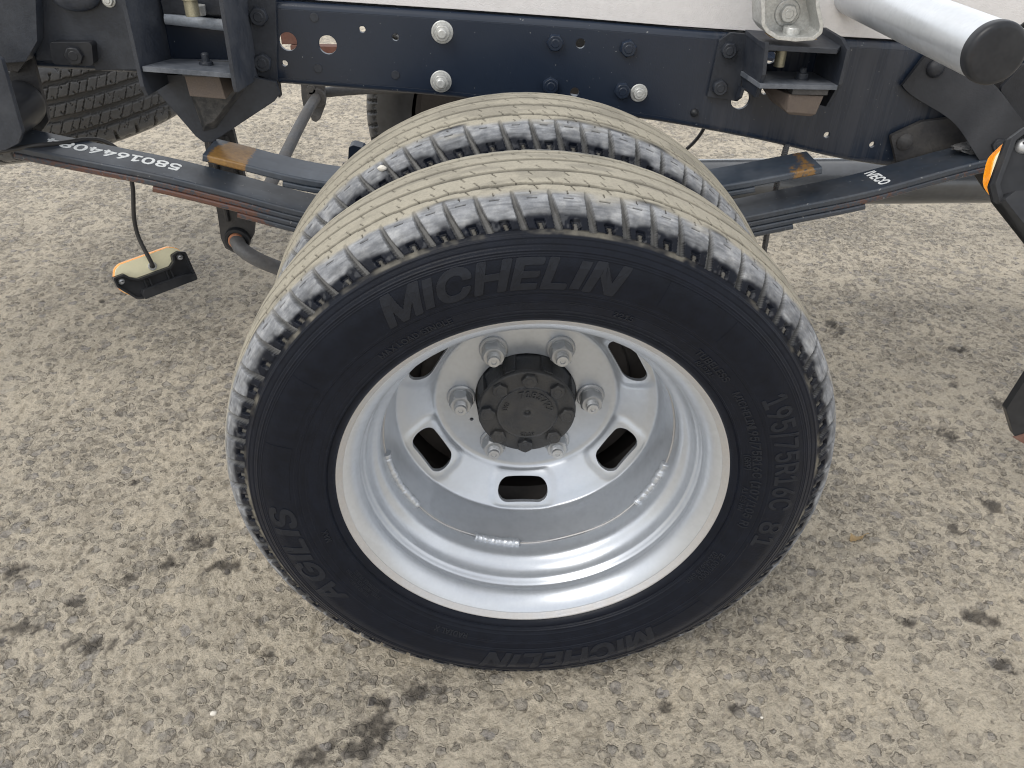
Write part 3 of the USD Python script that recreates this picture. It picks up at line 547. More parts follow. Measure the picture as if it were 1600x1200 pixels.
# weld beads where the disc meets the rim
def weld(a0, a1, seed, w=.0056):
    a = np.radians(np.linspace(a0, a1, 60)); rg = np.random.default_rng(seed)
    rr = w*(.80+.5*fbm(np.stack([np.arange(60)*.16+seed*9, np.zeros(60), np.zeros(60)], 1), 3, seed)); rr[:4] *= 1.25; rr[-1] *= .6
    P = np.stack([.1775*np.cos(a), .0885+.0*a, ZC+.1775*np.sin(a)], 1)
    tb = tube(P, rr, 14); tb = tb.subdivide(); vv = tb.vertices; tb.vertices = vv+(fbm(vv*420, 3, seed)-.5)[:, None]*.0015*np.array([.6, -1.0, .6])
    obj('weld_bead', tb, M['silver'], outer, smooth=50)
for k, (a0, a1) in enumerate(((248, 268), (-36, -12), (187, 218), (100, 122), (60, 80))): weld(a0, a1, k)
a = np.radians(np.arange(0, 360, 2.0)); obj('weld_seam', tube(np.stack([.1778*np.cos(np.r_[a, a[0]]), .0900+.0012*np.sin(np.r_[a, a[0]]*9), ZC+.1778*np.sin(np.r_[a, a[0]])], 1), .0016, 6, False), M['rimedge'], outer, smooth=True)
# wheel nuts
for k in range(6):
    a = math.radians(60*k+.9); p = (.085*math.cos(a), .1798, ZC+.085*math.sin(a))
    nut = cat(lathe_z([(0, 0), (.0186, 0), (.0186, .0024), (.0172, .0036), (.0150, .0036), (.0142, .0060), (0, .0060)]), shift(hexprism(.0156, .0155, ch=.13, spin=.5+k*.9), (0, 0, .0058)),
              shift(lathe_z(sum([[(.0085, .0013*i), (.0077, .0013*i+.0006)] for i in range(7)], [(0, 0), (.0085, 0)])+[(.0072, .0118), (.0034, .0120), (.0028, .0105), (0, .0103)]), (0, 0, .0200)))
    obj('wheel_nut', T(nut, basis([1, 0, 0], [0, 0, 1], [0, -1, 0], p)), M['nut'], outer, smooth=20)
# ---- hub with its flanged cap
hub = W('hub')
obj('hub_barrel', lathe([(.0000, .205), (.0645, .205), (.0645, .176), (.0625, .170), (.0600, .158), (.0600, .1490), (.0, .1490)], 72, False, ZC), M['hub'], hub, smooth=35)
for k in range(8):
    a = math.radians(45*k+22); c, s = math.cos(a), math.sin(a)
    obj('hub_rib', hull([(r*c-t*s, y, ZC+r*s+t*c) for r, y, t in ((.058, .149, .008), (.058, .149, -.008), (.0635, .1495, .006), (.0635, .1495, -.006), (.066, .182, .010), (.066, .182, -.010), (.058, .182, .01), (.058, .182, -.01))]), M['hub'], hub)
capy = .142
obj('hub_cap', lathe(refine([(.0, capy+.0045), (.0025, capy+.0042), (.0045, capy+.0005), (.0075, capy-.0006), (.0095, capy+.0002), (.0370, capy+.0002), (.0384, capy-.0010), (.0398, capy+.0004), (.0412, capy+.0012), (.0595, capy+.0012), (.0618, capy+.0022), (.0625, capy+.0045), (.0622, capy+.0080), (.0605, capy+.0090), (.0, capy+.0090)], 2), 96, False, ZC), M['hub'], hub, smooth=40)
for k in range(8):
    a = math.radians(45*k+89); p = np.array([.0510*math.cos(a), capy+.0014, ZC+.0510*math.sin(a)])
    obj('cap_bolt', bolt(p, (0, -1, 0), .0104, .0066, spin=.2+k*.7), M['hub'], hub, smooth=20)
def cap_text(s, ang, r0, h, flip=False):
    m = text_mesh(s, h, .0018, True); v = m.vertices.copy(); v[:, 0] -= (v[:, 0].min()+v[:, 0].max())/2
    a = math.radians(ang)+(1 if flip else -1)*v[:, 0]/(r0+h/2); r = r0+(h-v[:, 1] if flip else v[:, 1])
    obj('cap_lettering', fix(trimesh.Trimesh(np.stack([r*np.cos(a), capy+.0006-v[:, 2], ZC+r*np.sin(a)], 1), m.faces, process=False)), M['hub'], hub, smooth=False)
cap_text('7183722', 60, .0250, .0088); cap_text('C1.19', 272, .0315, .0045, True); cap_text('IVC', 160, .027, .0052)

# ---- inner wheel
DUAL = .218
inner = W('inner_wheel'); tag(inner, 'inner rear wheel with tan dusty tread behind the outer wheel')
iw_mesh, iw_at, _ = make_tyre(1900, np.unique(np.round(np.concatenate([np.linspace(-.18, -.1, 7), np.linspace(-.1, -.05, 12), np.arange(-.05, .0965, .0013), np.linspace(.0965, .2035, 14)]), 6)), 11, spin=.35)
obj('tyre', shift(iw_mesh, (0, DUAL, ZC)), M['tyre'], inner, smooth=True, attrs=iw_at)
M['darkrim'] = paint('dark_inner_rim', (0.035, 0.031, 0.029), rough=0.5, dust=0.3, dustcol=(0.06, 0.05, 0.045), metallic=0.2)
obj('rim', lathe([(.222, .000+DUAL), (.205, .012+DUAL), (.203, .05+DUAL), (.188, .065+DUAL), (.185, .09+DUAL), (.203, .11+DUAL), (.204, .14+DUAL), (.222, .152+DUAL), (.220, .156+DUAL), (.200, .146+DUAL), (.198, .112+DUAL), (.180, .095+DUAL), (.183, .062+DUAL), (.198, .046+DUAL), (.200, .010+DUAL), (.219, -.003+DUAL)], 96, True, ZC), M['darkrim'], inner, smooth=35)
obj('wheel_disc', lathe([(.06, .1860), (.118, .1860), (.170, .225), (.182, .275), (.186, .275), (.174, .222), (.120, .191), (.06, .191)], 72, True, ZC), M['darkrim'], inner, smooth=35)
obj('brake_drum', lathe([(.0, .24), (.145, .24), (.150, .246), (.150, .262), (.146, .266), (.150, .272), (.150, .34), (.0, .34)], 72, False, ZC), M['darkrim'], inner, smooth=35)

# ---- axle and far wheels
obj('axle_tube', cyl_along((0, .30, ZC), (0, 1, 0), .052, 1.16, 40), M['dirty'], truck)
obj('differential', lathe(refine([(.0, .78), (.08, .79), (.13, .84), (.14, .88), (.13, .92), (.08, .97), (.0, .98)], 4), 48, False, ZC), M['dirty'], truck, smooth=True)
farS = np.unique(np.round(np.concatenate([np.linspace(-.19, -.1, 10), np.linspace(-.1, .1, 90), np.linspace(.1, .19, 12)]), 6))
for yy in (1.392, 1.610):
    fw = W('far_wheel'); tag(fw, 'dark rear wheel on the far side of the axle')
    m_, a_, _ = make_tyre(700, farS, 21, spin=yy, dusty=.8, worn=.15)
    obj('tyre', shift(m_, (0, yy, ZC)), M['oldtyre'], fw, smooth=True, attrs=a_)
    obj('rim', lathe([(.222, .0+yy), (.203, .02+yy), (.185, .08+yy), (.203, .14+yy), (.222, .152+yy), (.21, .15+yy), (.06, .13+yy), (.06, .02+yy), (.21, .01+yy)], 64, True, ZC), M['darkrim'], fw)
obj('propeller_shaft', cyl_along((.10, .88, .362), (1, .0, .024), .046, 2.0, 48), M['prop'], truck)

# ---- frame rails
YR = .500
XT = np.array([-1.6, -.334, .069, .267, .532, 2.0]); ZT = np.array([.795, .751, .735, .7245, .716, .668])
XB = np.array([-1.6, -.60, -.315, -.102, .03, .169, .35, .522, .60, 2.0]); ZB = np.array([.672, .656, .642, .629, .617, .604, .576, .543, .535, .500])
from scipy.interpolate import PchipInterpolator as PI_
zt, zb = PI_(XT, ZT), PI_(XB, ZB)
def sweep_strip(xs, sect, name, mat, parent):
    "sect(x): closed outline of (y, z) at x"
    rowsv = [np.array([(x, a, b) for a, b in sect(x)]) for x in xs]; k = len(rowsv[0])
    v = np.vstack(rowsv); f = grid_faces(len(xs), k, False, True)
    c0 = [[0, i+1, i] for i in range(1, k-1)]; o = (len(xs)-1)*k; c1 = [[o, o+i, o+i+1] for i in range(1, k-1)]
    return obj(name, fix(trimesh.Trimesh(v, np.vstack([f, c0, c1]), process=False)), mat, parent, smooth=35)
def rail(name, y0, sgn, holes, mat, parent=truck, top=True):
    root = xf(name, parent); xs = np.linspace(-1.6, 2.0, 73); rr, t = .009, .006
    web = Polygon([(x, zt(x)-rr) for x in xs]+[(x, zb(x)+rr) for x in xs[::-1]])
    for x, z, r in holes: web = web.difference(Point(x, z).buffer(r, quad_segs=10))
    obj('web', prism_y(web, y0, y0+sgn*t), mat, root, smooth=False)
    a = np.linspace(0, PI/2, 6)
    def up_(x):
        z = zt(x); o = [(y0+sgn*(rr-rr*math.cos(b)), z-rr+rr*math.sin(b)) for b in a]+[(y0+sgn*.075, z)]
        return o+[(y0+sgn*.075, z-t)]+[(y0+sgn*(rr-(rr-t)*math.cos(b)), z-rr+(rr-t)*math.sin(b)) for b in a[::-1]]
    def lo_(x):
        z = zb(x); o = [(y0+sgn*(rr-rr*math.cos(b)), z+rr-rr*math.sin(b)) for b in a]+[(y0+sgn*.075, z)]
        return o+[(y0+sgn*.075, z+t)]+[(y0+sgn*(rr-(rr-t)*math.cos(b)), z+rr-(rr-t)*math.sin(b)) for b in a[::-1]]
    sweep_strip(xs, up_, 'top_flange', mat, root); sweep_strip(xs, lo_, 'bottom_flange', mat, root)
    return root
hp = [(450, 65, 14), (512, 70, 14.2), (445, 99, 4.6), (566, 46, 5), (618, 58, 5.6), (907, 68, 7.4), (898, 144, 7.0), (1157, 156, 14.5), (1195, 142, 5.6), (1292, 211, 4.8), (1363, 226, 4.6), (1204, 90, 9)]
holes = []
for a, b, r in hp:
    c = at(a, b, YR); holes.append((c[0], c[2], abs(at(a+r, b, YR)[0]-c[0])))
near_rail = rail('frame_rail', YR, 1, holes, M['frame'])
far_rail = rail('frame_rail', 1.260, -1, [], M['frame'])
for a, b in ((867, 66), (981, 75), (860, 133), (972, 141)):
    obj('rail_bolt', bolt(at(a, b, YR)-[0, .0, 0], (0, -1, 0), .0115, .0085, spin=a*.37), M['frame'], near_rail)
for a, b in ((691, 50), (689, 127)):
    obj('flange_nut', bolt(at(a, b, YR), (0, -1, 0), .0118, .0085, washer=.0150, stud=.006), M['zinc'], near_rail)
obj('flange_bolt', bolt(at(998, 145, YR), (0, -1, 0), .0090, .005, washer=.0125), M['zinc'], near_rail)
for a, b in ((491, 27), (497, 107), (618, 117)):
    obj('hole_plug', cyl_along(at(a, b, YR)+[0, .001, 0], (0, -1, 0), .0058, .0020, 20), M['bracket'], near_rail)
obj('plug_blob', shift(trimesh.creation.icosphere(2, .0062), at(1085, 176, YR)), M['plastic'], near_rail)
# ---- cross members and the brown board seen through the holes
obj('cross_member', box((-1.02, .578, .655), (-.95, 1.18, .745)), M['dirty'], truck)
obj('stowed_board', box((-.47, 1.19, .500), (-.345, 1.215, .545)), M['brown'], truck); obj('stowed_board', box((-.49, 1.20, .546), (-.455, 1.225, .575)), M['brown'], truck)
# ---- pale platform on the frame
xs = np.linspace(-1.6, 2.0, 25)
pl = Polygon([(x, zt(x)+.0035) for x in xs]+[(x, zt(x)+.115) for x in xs[::-1]])
obj('platform_side', prism_y(pl, .5065, .540), M['platform'], truck)
obj('gap_shade_strip', prism_y(Polygon([(x, zt(x)+.0005) for x in xs]+[(x, zt(x)+.0032) for x in xs[::-1]]), .516, .53), M['plastic'], truck)  # black strip added to darken the shadow gap under the platform

# ---- leaf springs
def leaf(x0, x1, zmid, t, ya, yb, root, mat, name, rust=None, n=70, endtaper=0.0, squeeze=1.0):
    xs = np.linspace(x0, x1, n); z = zmid(xs); dz = np.gradient(z, xs); nx, nz = -dz/np.sqrt(1+dz**2), 1/np.sqrt(1+dz**2)
    c = .0022; sec = [(ya, -t+c), (ya, -c), (ya+c*.4, -c*.4), (ya+c, 0), ((ya+yb)/2, -.0004), (yb-c, 0), (yb, -c), (yb, -t+c), (yb-c, -t), (ya+c, -t)]
    V = np.array([[(x+q*a, y, zz_+q*b) for y, q in sec] for x, zz_, a, b in zip(xs, z, nx, nz)]).reshape(-1, 3)
    k = len(sec); f = grid_faces(n, k, False, True); o = (n-1)*k
    f = np.vstack([f, [[0, i+1, i] for i in range(1, k-1)], [[o, o+i, o+i+1] for i in range(1, k-1)]])
    m = fix(trimesh.Trimesh(V, f, process=False))
    rv = np.array([rust(*v) if rust else 0.0 for v in V])
    return obj(name, m, mat, root, smooth=True if False else False, attrs=None) if not rust else obj_sharp(name, m, mat, root, rv)
def obj_sharp(name, m, mat, root, rv):
    # unweld so that flat faces and the attribute agree
    v = m.vertices[m.faces].reshape(-1, 3); f = np.arange(len(v)).reshape(-1, 3)
    return obj(name, trimesh.Trimesh(v, f, process=False), mat, root, smooth=False, attrs={'rust': rv[m.faces].ravel()})
ms = np.array([(-1.0, .650), (-.67, .5775), (-.59, .561), (-.514, .546), (-.411, .520), (-.304, .491), (-.15, .463), (0, .452), (.15, .463), (.311, .491), (.401, .512), (.49, .533), (.634, .578), (.80, .620)])
mz = PchipInterpolator(ms[:, 0], ms[:, 1]-.001)
hs = np.array([(-.50, .585), (-.436, .572), (-.284, .537), (0, .512), (.27, .538), (.418, .568), (.5, .583)]); hz = PchipInterpolator(hs[:, 0], hs[:, 1])
spring = W('leaf_spring')
YA, YB = .410, .480
leaf(-.74, .70, mz, .0100, YA, YB, spring, M['spring'], 'main_leaf', rust=lambda x, y, z: .02)
leaf(-.69, .66, lambda x: mz(x)-.0104, .0090, YA+.0006, YB-.001, spring, M['spring'], 'second_leaf', rust=lambda x, y, z: (.50 if x < -.34 else .40 if x > .42 else .12)+.1*math.sin(x*40))
leaf(-.515, .497, lambda x: mz(x)-.0198, .0085, YA, YB, spring, M['spring'], 'third_leaf', rust=lambda x, y, z: .64 if x < -.38 else .15)
leaf(-.405, .398, lambda x: mz(x)-.0287, .0085, YA+.0006, YB, spring, M['spring'], 'fourth_leaf', rust=lambda x, y, z: .58 if x < -.36 else .12)
helper = W('helper_spring')
leaf(-.438, .420, hz, .0105, YA, YB, helper, M['springtop'], 'main_leaf', rust=lambda x, y, z: 1.0 if -.428+.05*(y-.41) < x < -.384 else (.62 if .402 < x < .413 or (.380 < x < .42 and y < .417) else .22 if .345 < x < .40 else .0))
leaf(-.335, .330, lambda x: hz(x)-.0110, .0085, YA, YB, helper, M['springtop'], 'second_leaf', rust=lambda x, y, z: .1)
leaf(-.20, .20, lambda x: hz(x)-.0200, .0200, YA+.002, YB-.002, helper, M['spring'], 'spacer', rust=lambda x, y, z: .1)
def on_leaf(txt, x, y, h, ang, zf, mat, name, wide=1.0):
    m = plain_text(txt, h, .0006); v = m.vertices.copy(); v[:, 0] = (v[:, 0]-v[:, 0].max()/2)*wide; v[:, 1] -= h/2
    c, s = math.cos(ang), math.sin(ang); X = x+c*v[:, 0]-s*v[:, 1]; Y = y+s*v[:, 0]+c*v[:, 1]
    return np.stack([X, Y, zf(X)+v[:, 2]-.0003], 1), m.faces
v_, f_ = on_leaf('5801644084', -.574, .450, .0215, PI, mz, M['white'], 'l', wide=.98)
obj('stencil_number', trimesh.Trimesh(v_, f_, process=False), M['white'], spring, smooth=False)
v_, f_ = on_leaf('IVECO', .522, .447, .0150, -PI/2+.10, mz, M['white'], 'l', wide=.82)
obj('stencil_name', trimesh.Trimesh(v_, f_, process=False), M['white'], spring, smooth=False)
obj('dirt_clump', trimesh.Trimesh((lambda s: s.vertices*[.030, .018, .006]*(.6+.8*fbm(s.vertices*3+5, 3, 4))[:, None]+[.655, .452, .586])(trimesh.creation.icosphere(4)), trimesh.creation.icosphere(4).faces), M['grey'], spring, smooth=True)
# axle seat under the springs
obj('spring_seat', box((-.07, .405, ZC+.045), (.07, .485, .424)), M['dirty'], truck)

# ---- left bump-stop bracket
bl = W('rear_bump_stop_bracket')
xr, xl = -.3725, -.4830
side = Polygon([(.380, .672), (.384, .663), (.498, .652), (.498, .80), (.380, .80)])
obj('side_plate', prism_x(side, xr-.0022, xr+.0028), M['bracket'], bl); 
obj('side_plate', prism_x(Polygon([(.382, .668), (.39, .655), (.498, .648), (.498, .80), (.382, .80)]), xl-.0075, xl-.0025), M['bracket'], bl)
sh = hull([(x, y, z) for x in (xl-.0005, xr-.0030) for y, z in ((.384, .6800+(x-xr)*-.055), (.384, .6862+(x-xr)*-.055), (.497, .6700), (.497, .6760))])
obj('shelf', sh, M['shelf'], bl)
obj('back_plate', prism_y(rnd(poly_at([(378, -60), (428, -60), (432, 40), (433, 128), (388, 112), (384, 60)], YR-.006), .002), YR-.007, YR-.0005), M['bracket'], bl)
obj('bracket_bolt', bolt(at(405, 25, YR-.007), (0, -1, 0), .0125, .0080, spin=.1), M['bracket'], bl); obj('bracket_bolt', bolt(at(411, 97, YR-.007), (0, -1, 0), .0125, .0080, spin=.7), M['bracket'], bl)
obj('shelf_bolt', bolt(at(322, 98, .43)*[1, 1, 0]+[0, 0, .6795+.0], (0, 0, 1), .0088, .0075, washer=.0125, stud=.011), M['bracket'], bl)
obj('ledge', cat(tube([(xl+.003, .490, .7285), (xr-.004, .490, .7195)], .0075, 14)), M['palegrey'], bl)
obj('upper_plate', box((xl+.003, .486, .735), (xr-.004, .498, .80)), M['bracket'], bl)
c = at(297, -2, .44); obj('mount_bolt', cat(cyl_along(c, (0, 0, -1), .0088, .020, 20), cyl_along(c+[0, 0, .018], (0, 0, -1), .0125, .014, 20), bolt(c-[0, 0, .001], (0, 0, 1), .012, .009)), M['dullzinc'], bl)
c = at(308, 8, .47); obj('mount_nut', bolt(c, (0, 0, -1), .011, .012), M['zinc'], bl)
# rubber stop
fx0, fx1 = -.4395, -.3960
obj('rubber_stop', hull([(fx0, .402, .6775), (fx1, .402, .6770), (fx0+.002, .402, .652), (fx1+.004, .402, .649), (fx0, .470, .676), (fx1+.006, .470, .674), (fx0+.008, .462, .655), (fx1+.004, .462, .650)]), M['rubberblock'], bl)
obj('stop_plate', box((fx0-.002, .400, .6773), (fx1+.002, .472, .6800)), M['dirty'], bl)
# hanging triangular plate with a raised middle
tri = W('link_bracket')
tp = [(237, 117), (236, 132), (306, 213), (318, 222), (332, 222), (429, 158), (437, 147), (431, 128), (380, 118)]
obj('plate', prism_y(rnd(poly_at(tp, .468), .003), .468, .474), M['bracket'], tri)
pA = [at(a, b, .468) for a, b in ((288, 120), (395, 122), (338, 200), (318, 205))]; pB = [at(a, b, .452) for a, b in ((298, 121), (385, 123), (334, 190), (321, 195))]
M['speckled'] = paint('speckled_dirt', (0.014, 0.015, 0.017), rough=0.65, dust=1.0, dustcol=(0.095, 0.09, 0.083), scale=95, bump=0.0004)
obj('raised_middle', hull(np.array(pA+pB)), M['speckled'], tri)
obj('lug', box(at(431, 122, .50), at(441, 148, .515)+[0, 0, 0]), M['dirty'], tri)
# ---- anti-roll bar with its links
link = W('anti_roll_bar_link')
lp = [(316, 205), (363, 200), (398, 345), (396, 368), (386, 386), (368, 396), (352, 388), (345, 372), (340, 335)]
obj('strap', prism_y(rnd(poly_at(lp, .502).buffer(.0), .004), .502, .512), M['dirty'], link)
for a0, a1 in (((327, 212), (356, 345)), ((352, 212), (388, 345))):
    obj('strap_rib', tube([at(*a0, .5005), at(*a1, .5005)], .004, 8), M['dirty'], link)
bc = at(371, 374, .50)
obj('bush', lathe(refine([(.0, .490), (.0115, .490), (.0125, .492), (.0125, .53), (.0, .53)], 2), 32, False, bc[2], bc[0]), M['bush'], link); obj('bush_ring', lathe([(.0135, .494), (.0185, .494), (.020, .498), (.020, .503), (.0135, .503)], 36, True, bc[2], bc[0]), M['plastic'], link)
far = at(490, 170, 1.245)
bar = [(bc[0], 1.30, bc[2]+.008), (bc[0], .95, bc[2]+.006), (bc[0], .54, bc[2]+.002), (bc[0]+.0005, .50, bc[2]+.001), (bc[0]+.005, .484, bc[2]-.003), (bc[0]+.018, .476, bc[2]-.012), (bc[0]+.055, .480, bc[2]-.036), (bc[0]+.10, .490, bc[2]-.062), (bc[0]+.33, .510, bc[2]-.150)]
obj('anti_roll_bar', tube(spline(bar, 90), .0115, 18), M['grey'], truck, smooth=40)
zf_ = bc[2]+.008
obj('far_roll_bar_arm', tube(spline([(bc[0]-.01, 1.30, zf_), (bc[0]+.05, 1.315, zf_+.004), (bc[0]+.30, 1.32, zf_+.012), (bc[0]+.52, 1.32, zf_+.010)], 30), .0115, 14), M['grey'], truck)
fl = W('anti_roll_bar_link')
fp = [(469, 100), (506, 100), (508, 165), (500, 186), (494, 191), (487, 188), (485, 178), (474, 166), (471, 150)]
obj('strap', prism_y(rnd(poly_at(fp, 1.272), .004), 1.272, 1.285), M['grey'], fl)
obj('bush', lathe([(.0, 1.262), (.020, 1.262), (.022, 1.266), (.022, 1.272), (.0, 1.272)], 28, False, zf_, bc[0]), M['grey'], fl); obj('link_bolt', bolt(at(487, 139, 1.272), (0, -1, 0), .012, .01), M['grey'], fl)
# small clamp showing left of the tyre
obj('axle_clamp', prism_y(rnd(poly_at([(543, 262), (545, 230), (552, 227), (566, 231), (580, 245), (585, 262)], .56), .004), .56, .585), M['frame'], truck); obj('axle_clamp', box(at(536, 254, .60), at(548, 268, .58)), M['dirty'], truck)

# ---- right bump-stop bracket
br = W('front_bump_stop_bracket')
obj('back_plate', prism_y(poly_at([(1105, 151), (1124, 63), (1142, 51), (1172, 54), (1157, 136), (1150, 158)], .494), .4935, .4995), M['bracket'], br)
obj('web_plate', slab([at(1171, 54, .494), at(1195, 67, .402), at(1196, 117, .402), at(1184, 152, .425), at(1158, 134, .492)], .005), M['bracket'], br)
obj('web_lip', slab([at(1157, 134, .4935), at(1150, 158, .4935), at(1157, 152, .475), at(1162, 138, .475)], .004), M['bracket'], br)
rw = Polygon([(.402, .727), (.402, .683), (.425, .648), (.470, .640), (.498, .640), (.498, .735), (.43, .735)])
obj('web_plate', prism_x(rw, .4105, .4155), M['bracket'], br)
obj('shelf', hull([(x, y, z) for x in (.3060, .4100) for y, z in ((.402, .6760), (.402, .6820), (.497, .6700), (.497, .6760))]), M['shelf'], br)
obj('top_plate', prism_z_ if False else T(extrude(Polygon([(.303, .402), (.398, .402), (.4160, .432), (.4160, .497), (.303, .497)]), .006), basis([1, 0, -.03], [0, 1, 0], [0, 0, 1], [0, 0, .7330])), M['bracket'], br)
obj('shelf_bolt', bolt((at(1253, 118, .44)[0], .44, .6792), (0, 0, 1), .0088, .0075, washer=.0105, stud=.007), M['bracket'], br)
obj('bracket_bolt', bolt(at(1138, 78, .4935), (0, -1, 0), .0112, .0085), M['bracket'], br); obj('bracket_bolt', bolt(at(1124, 136, .4935), (0, -1, 0), .0112, .0085, spin=.8), M['bracket'], br)
c = at(1223, 72, .45); obj('mount_bolt', cat(cyl_along(c, (0, 0, -1), .0072, .026, 20), cyl_along(c+[0, 0, .01], (0, 0, -1), .0108, .014, 20)), M['dullzinc'], br)
obj('rubber_stop', hull([(.349, .406, .668), (.396, .406, .667), (.351, .406, .645), (.391, .406, .643), (.356, .409, .641), (.386, .409, .639), (.325, .470, .668), (.400, .470, .668), (.345, .46, .645), (.395, .46, .642)]), M['rubberblock'], br)
obj('stop_plate', box((.352, .404, .6685), (.400, .475, .6755)), M['dirty'], br)
# zinc body mount above it
zm = W('body_mount')
o = rnd(poly_at([(1188, -60), (1190, 40), (1198, 52), (1214, 62), (1243, 65), (1272, 63), (1285, 52), (1287, 38), (1281, 10), (1280, -60)], .402), .006)
obj('rim', prism_y(o.difference(o.buffer(-.0048)), .402, .445), M['zinc'], zm); obj('back_plate', prism_y(o.buffer(-.0044), .440, .4448), M['zinc'], zm)
obj('mount_bolt', bolt(at(1230, 20, .440), (0, -1, 0), .0115, .007, washer=.0165), M['zinc'], zm)
c = at(1235, 55, .424); obj('floor_bolt', bolt(c, (0, 0, 1), .0120, .0085, washer=.0155), M['zinc'], zm)
M['ruststain'] = paint('rust_stain', (0.30, 0.19, 0.09), rough=0.7, dust=0.6, dustcol=(0.42, 0.38, 0.30), scale=120)
obj('rusty_floor', T(extrude(Polygon([(-.030, -.016), (.030, -.016), (.030, .013), (-.030, .013)]), .0008), basis([1, 0, -.02], [0, 1, 0], [0, 0, 1], c-[0, 0, .0012])), M['ruststain'], zm)
# ---- galvanised mudguard tube with its black cap
mg = W('mudguard_tube')
c = at(1557, 84, .130); ax = np.array([.015, 1.0, -.012]); ax /= np.linalg.norm(ax)
obj('steel_tube', cyl_along(c+ax*.004, ax, .0290, .374, 64), M['tube'], mg, smooth=40)
capm = lathe_z(refine([(.0, -.004), (.0245, -.0035), (.0280, -.0020), (.0300, .0010), (.0303, .0050), (.0300, .010), (.0289, .011)], 3), 64)
a_ = np.cross(ax, [0, 0, 1.0]); a_ /= np.linalg.norm(a_); obj('end_cap', T(capm, basis(a_, np.cross(ax, a_), ax, c)), M['plastic'], mg, smooth=True)

# ---- front spring hanger
hg = W('spring_hanger')
def band(edgeA, edgeB, t, name, mat, n=36):
    "a bent strap between two edges, t thick"
    A = spline(edgeA, n); B = spline(edgeB, n); m_ = 6
    G = np.stack([A+(B-A)*k/(m_-1) for k in range(m_)], 1)
    du = np.gradient(G, axis=0); dv = np.gradient(G, axis=1); nr = np.cross(du, dv); nr /= np.linalg.norm(nr, axis=2, keepdims=True)
    if nr[n//2, 2, 1] < 0: nr = -nr
    F, Bk = G.reshape(-1, 3), (G+nr*t).reshape(-1, 3); f = grid_faces(n, m_); N = len(F)
    fs = [f, f[:, ::-1]+N]
    for rim_ in (np.arange(n)*m_, (np.arange(n)*m_+m_-1)[::-1], np.arange(m_)[::-1], (np.arange(m_)+(n-1)*m_)):
        a, b = rim_[:-1], rim_[1:]; fs += [np.stack([a, a+N, b+N], 1), np.stack([a, b+N, b], 1)]
    return obj(name, fix(trimesh.Trimesh(np.vstack([F, Bk]), np.vstack(fs), process=False)), mat, hg, smooth=35)
band([at(1448, 86, .490), at(1490, 100, .487), at(1540, 122, .460), at(1575, 158, .425), at(1625, 225, .415), at(1690, 300, .41)],
     [at(1410, 134, .490), at(1438, 158, .487), at(1488, 190, .462), at(1516, 228, .425), at(1556, 288, .415), at(1600, 350, .41)], .006, 'upper_strap', M['hanger'])
obj('rivet', lathe(refine([(.0, .4805), (.006, .4815), (.010, .4845), (.0125, .4890), (.0125, .4915), (.0, .4915)], 3), 28, False, at(1463, 108, .487)[2], at(1463, 108, .487)[0]), M['hanger'], hg, smooth=True)
obj('lower_plate', prism_y(rnd(poly_at([(1391, 213), (1440, 190), (1486, 184), (1540, 220), (1530, 250), (1400, 252)], .490), .004), .488, .4965), M['dirty'], hg)
obj('rivet', lathe(refine([(.0, .4800), (.006, .4810), (.010, .4840), (.0125, .4870), (.0125, .4890), (.0, .4890)], 3), 28, False, at(1414, 222, .487)[2], at(1414, 222, .487)[0]), M['dirty'], hg, smooth=True)
obj('hanger_cheek', prism_y(rnd(poly_at([(1470, 120), (1570, 110), (1700, 150), (1735, 230), (1720, 300), (1660, 330), (1540, 300), (1500, 240)], .497), .012), .4960, .4995), M['dirty'], hg)
obj('hanger_cheek', prism_y(rnd(poly_at([(1562, 140), (1600, 100), (1700, 110), (1745, 180), (1735, 270), (1670, 300), (1620, 240), (1590, 180)], .450), .006), .450, .456), M['hanger'], hg)
ey = at(1600, 262, .41); obj('spring_eye', lathe([(.012, .408), (.026, .408), (.026, .482), (.012, .482)], 36, True, ey[2], ey[0]), M['dirty'], hg)

# ---- rear spring shackle and the gear behind it
sk = W('spring_shackle')
obj('cheek', prism_y(rnd(poly_at([(-60, 80), (-5, 84), (6, 92), (38, 205), (32, 222), (12, 232), (-70, 232)], .372), .004), .366, .374), M['bracket'], sk)
obj('cheek', prism_y(rnd(poly_at([(18, 100), (50, 84), (77, 188), (66, 204), (40, 212), (10, 180)], .486), .003), .484, .492), M['dirty'], sk)
ec = at(33, 178, .42)
obj('bush', lathe(refine([(.0, .376), (.027, .376), (.031, .384), (.0315, .40), (.031, .47), (.028, .482), (.0, .482)], 2), 48, False, ec[2]-.002, ec[0]-.024), M['plastic'], sk, smooth=40)
obj('shackle_plate', prism_y(poly_at([(-60, -60), (62, -60), (66, 60), (48, 92), (-60, 100)], .470), .455, .475), M['bracket'], sk)
obj('shackle_bracket', hull([at(a, b, y) for a, b, y in ((8, 90, .47), (50, 84, .47), (28, 112, .47), (8, 110, .47), (8, 92, .485), (50, 86, .485), (28, 114, .485))]), M['dirty'], sk)
gp = W('gusset_plate')
obj('plate', prism_y(poly_at([(58, -60), (216, -60), (219, 108), (150, 109), (146, 96), (58, 94)], .478), .476, .482), M['bracket'], gp)
c = at(118, -4, .47); obj('pressed_boss', T(trimesh.creation.icosphere(3, 1), np.diag([.030, .012, .017, 1])+np.pad((c*[1, 1, 1])[:, None], ((0, 1), (3, 0)))), M['bracket'], gp, smooth=True)
obj('plate_bolt', bolt(at(170, 0, .476), (0, -1, 0), .007, .004, washer=.009), M['zinc'], gp)
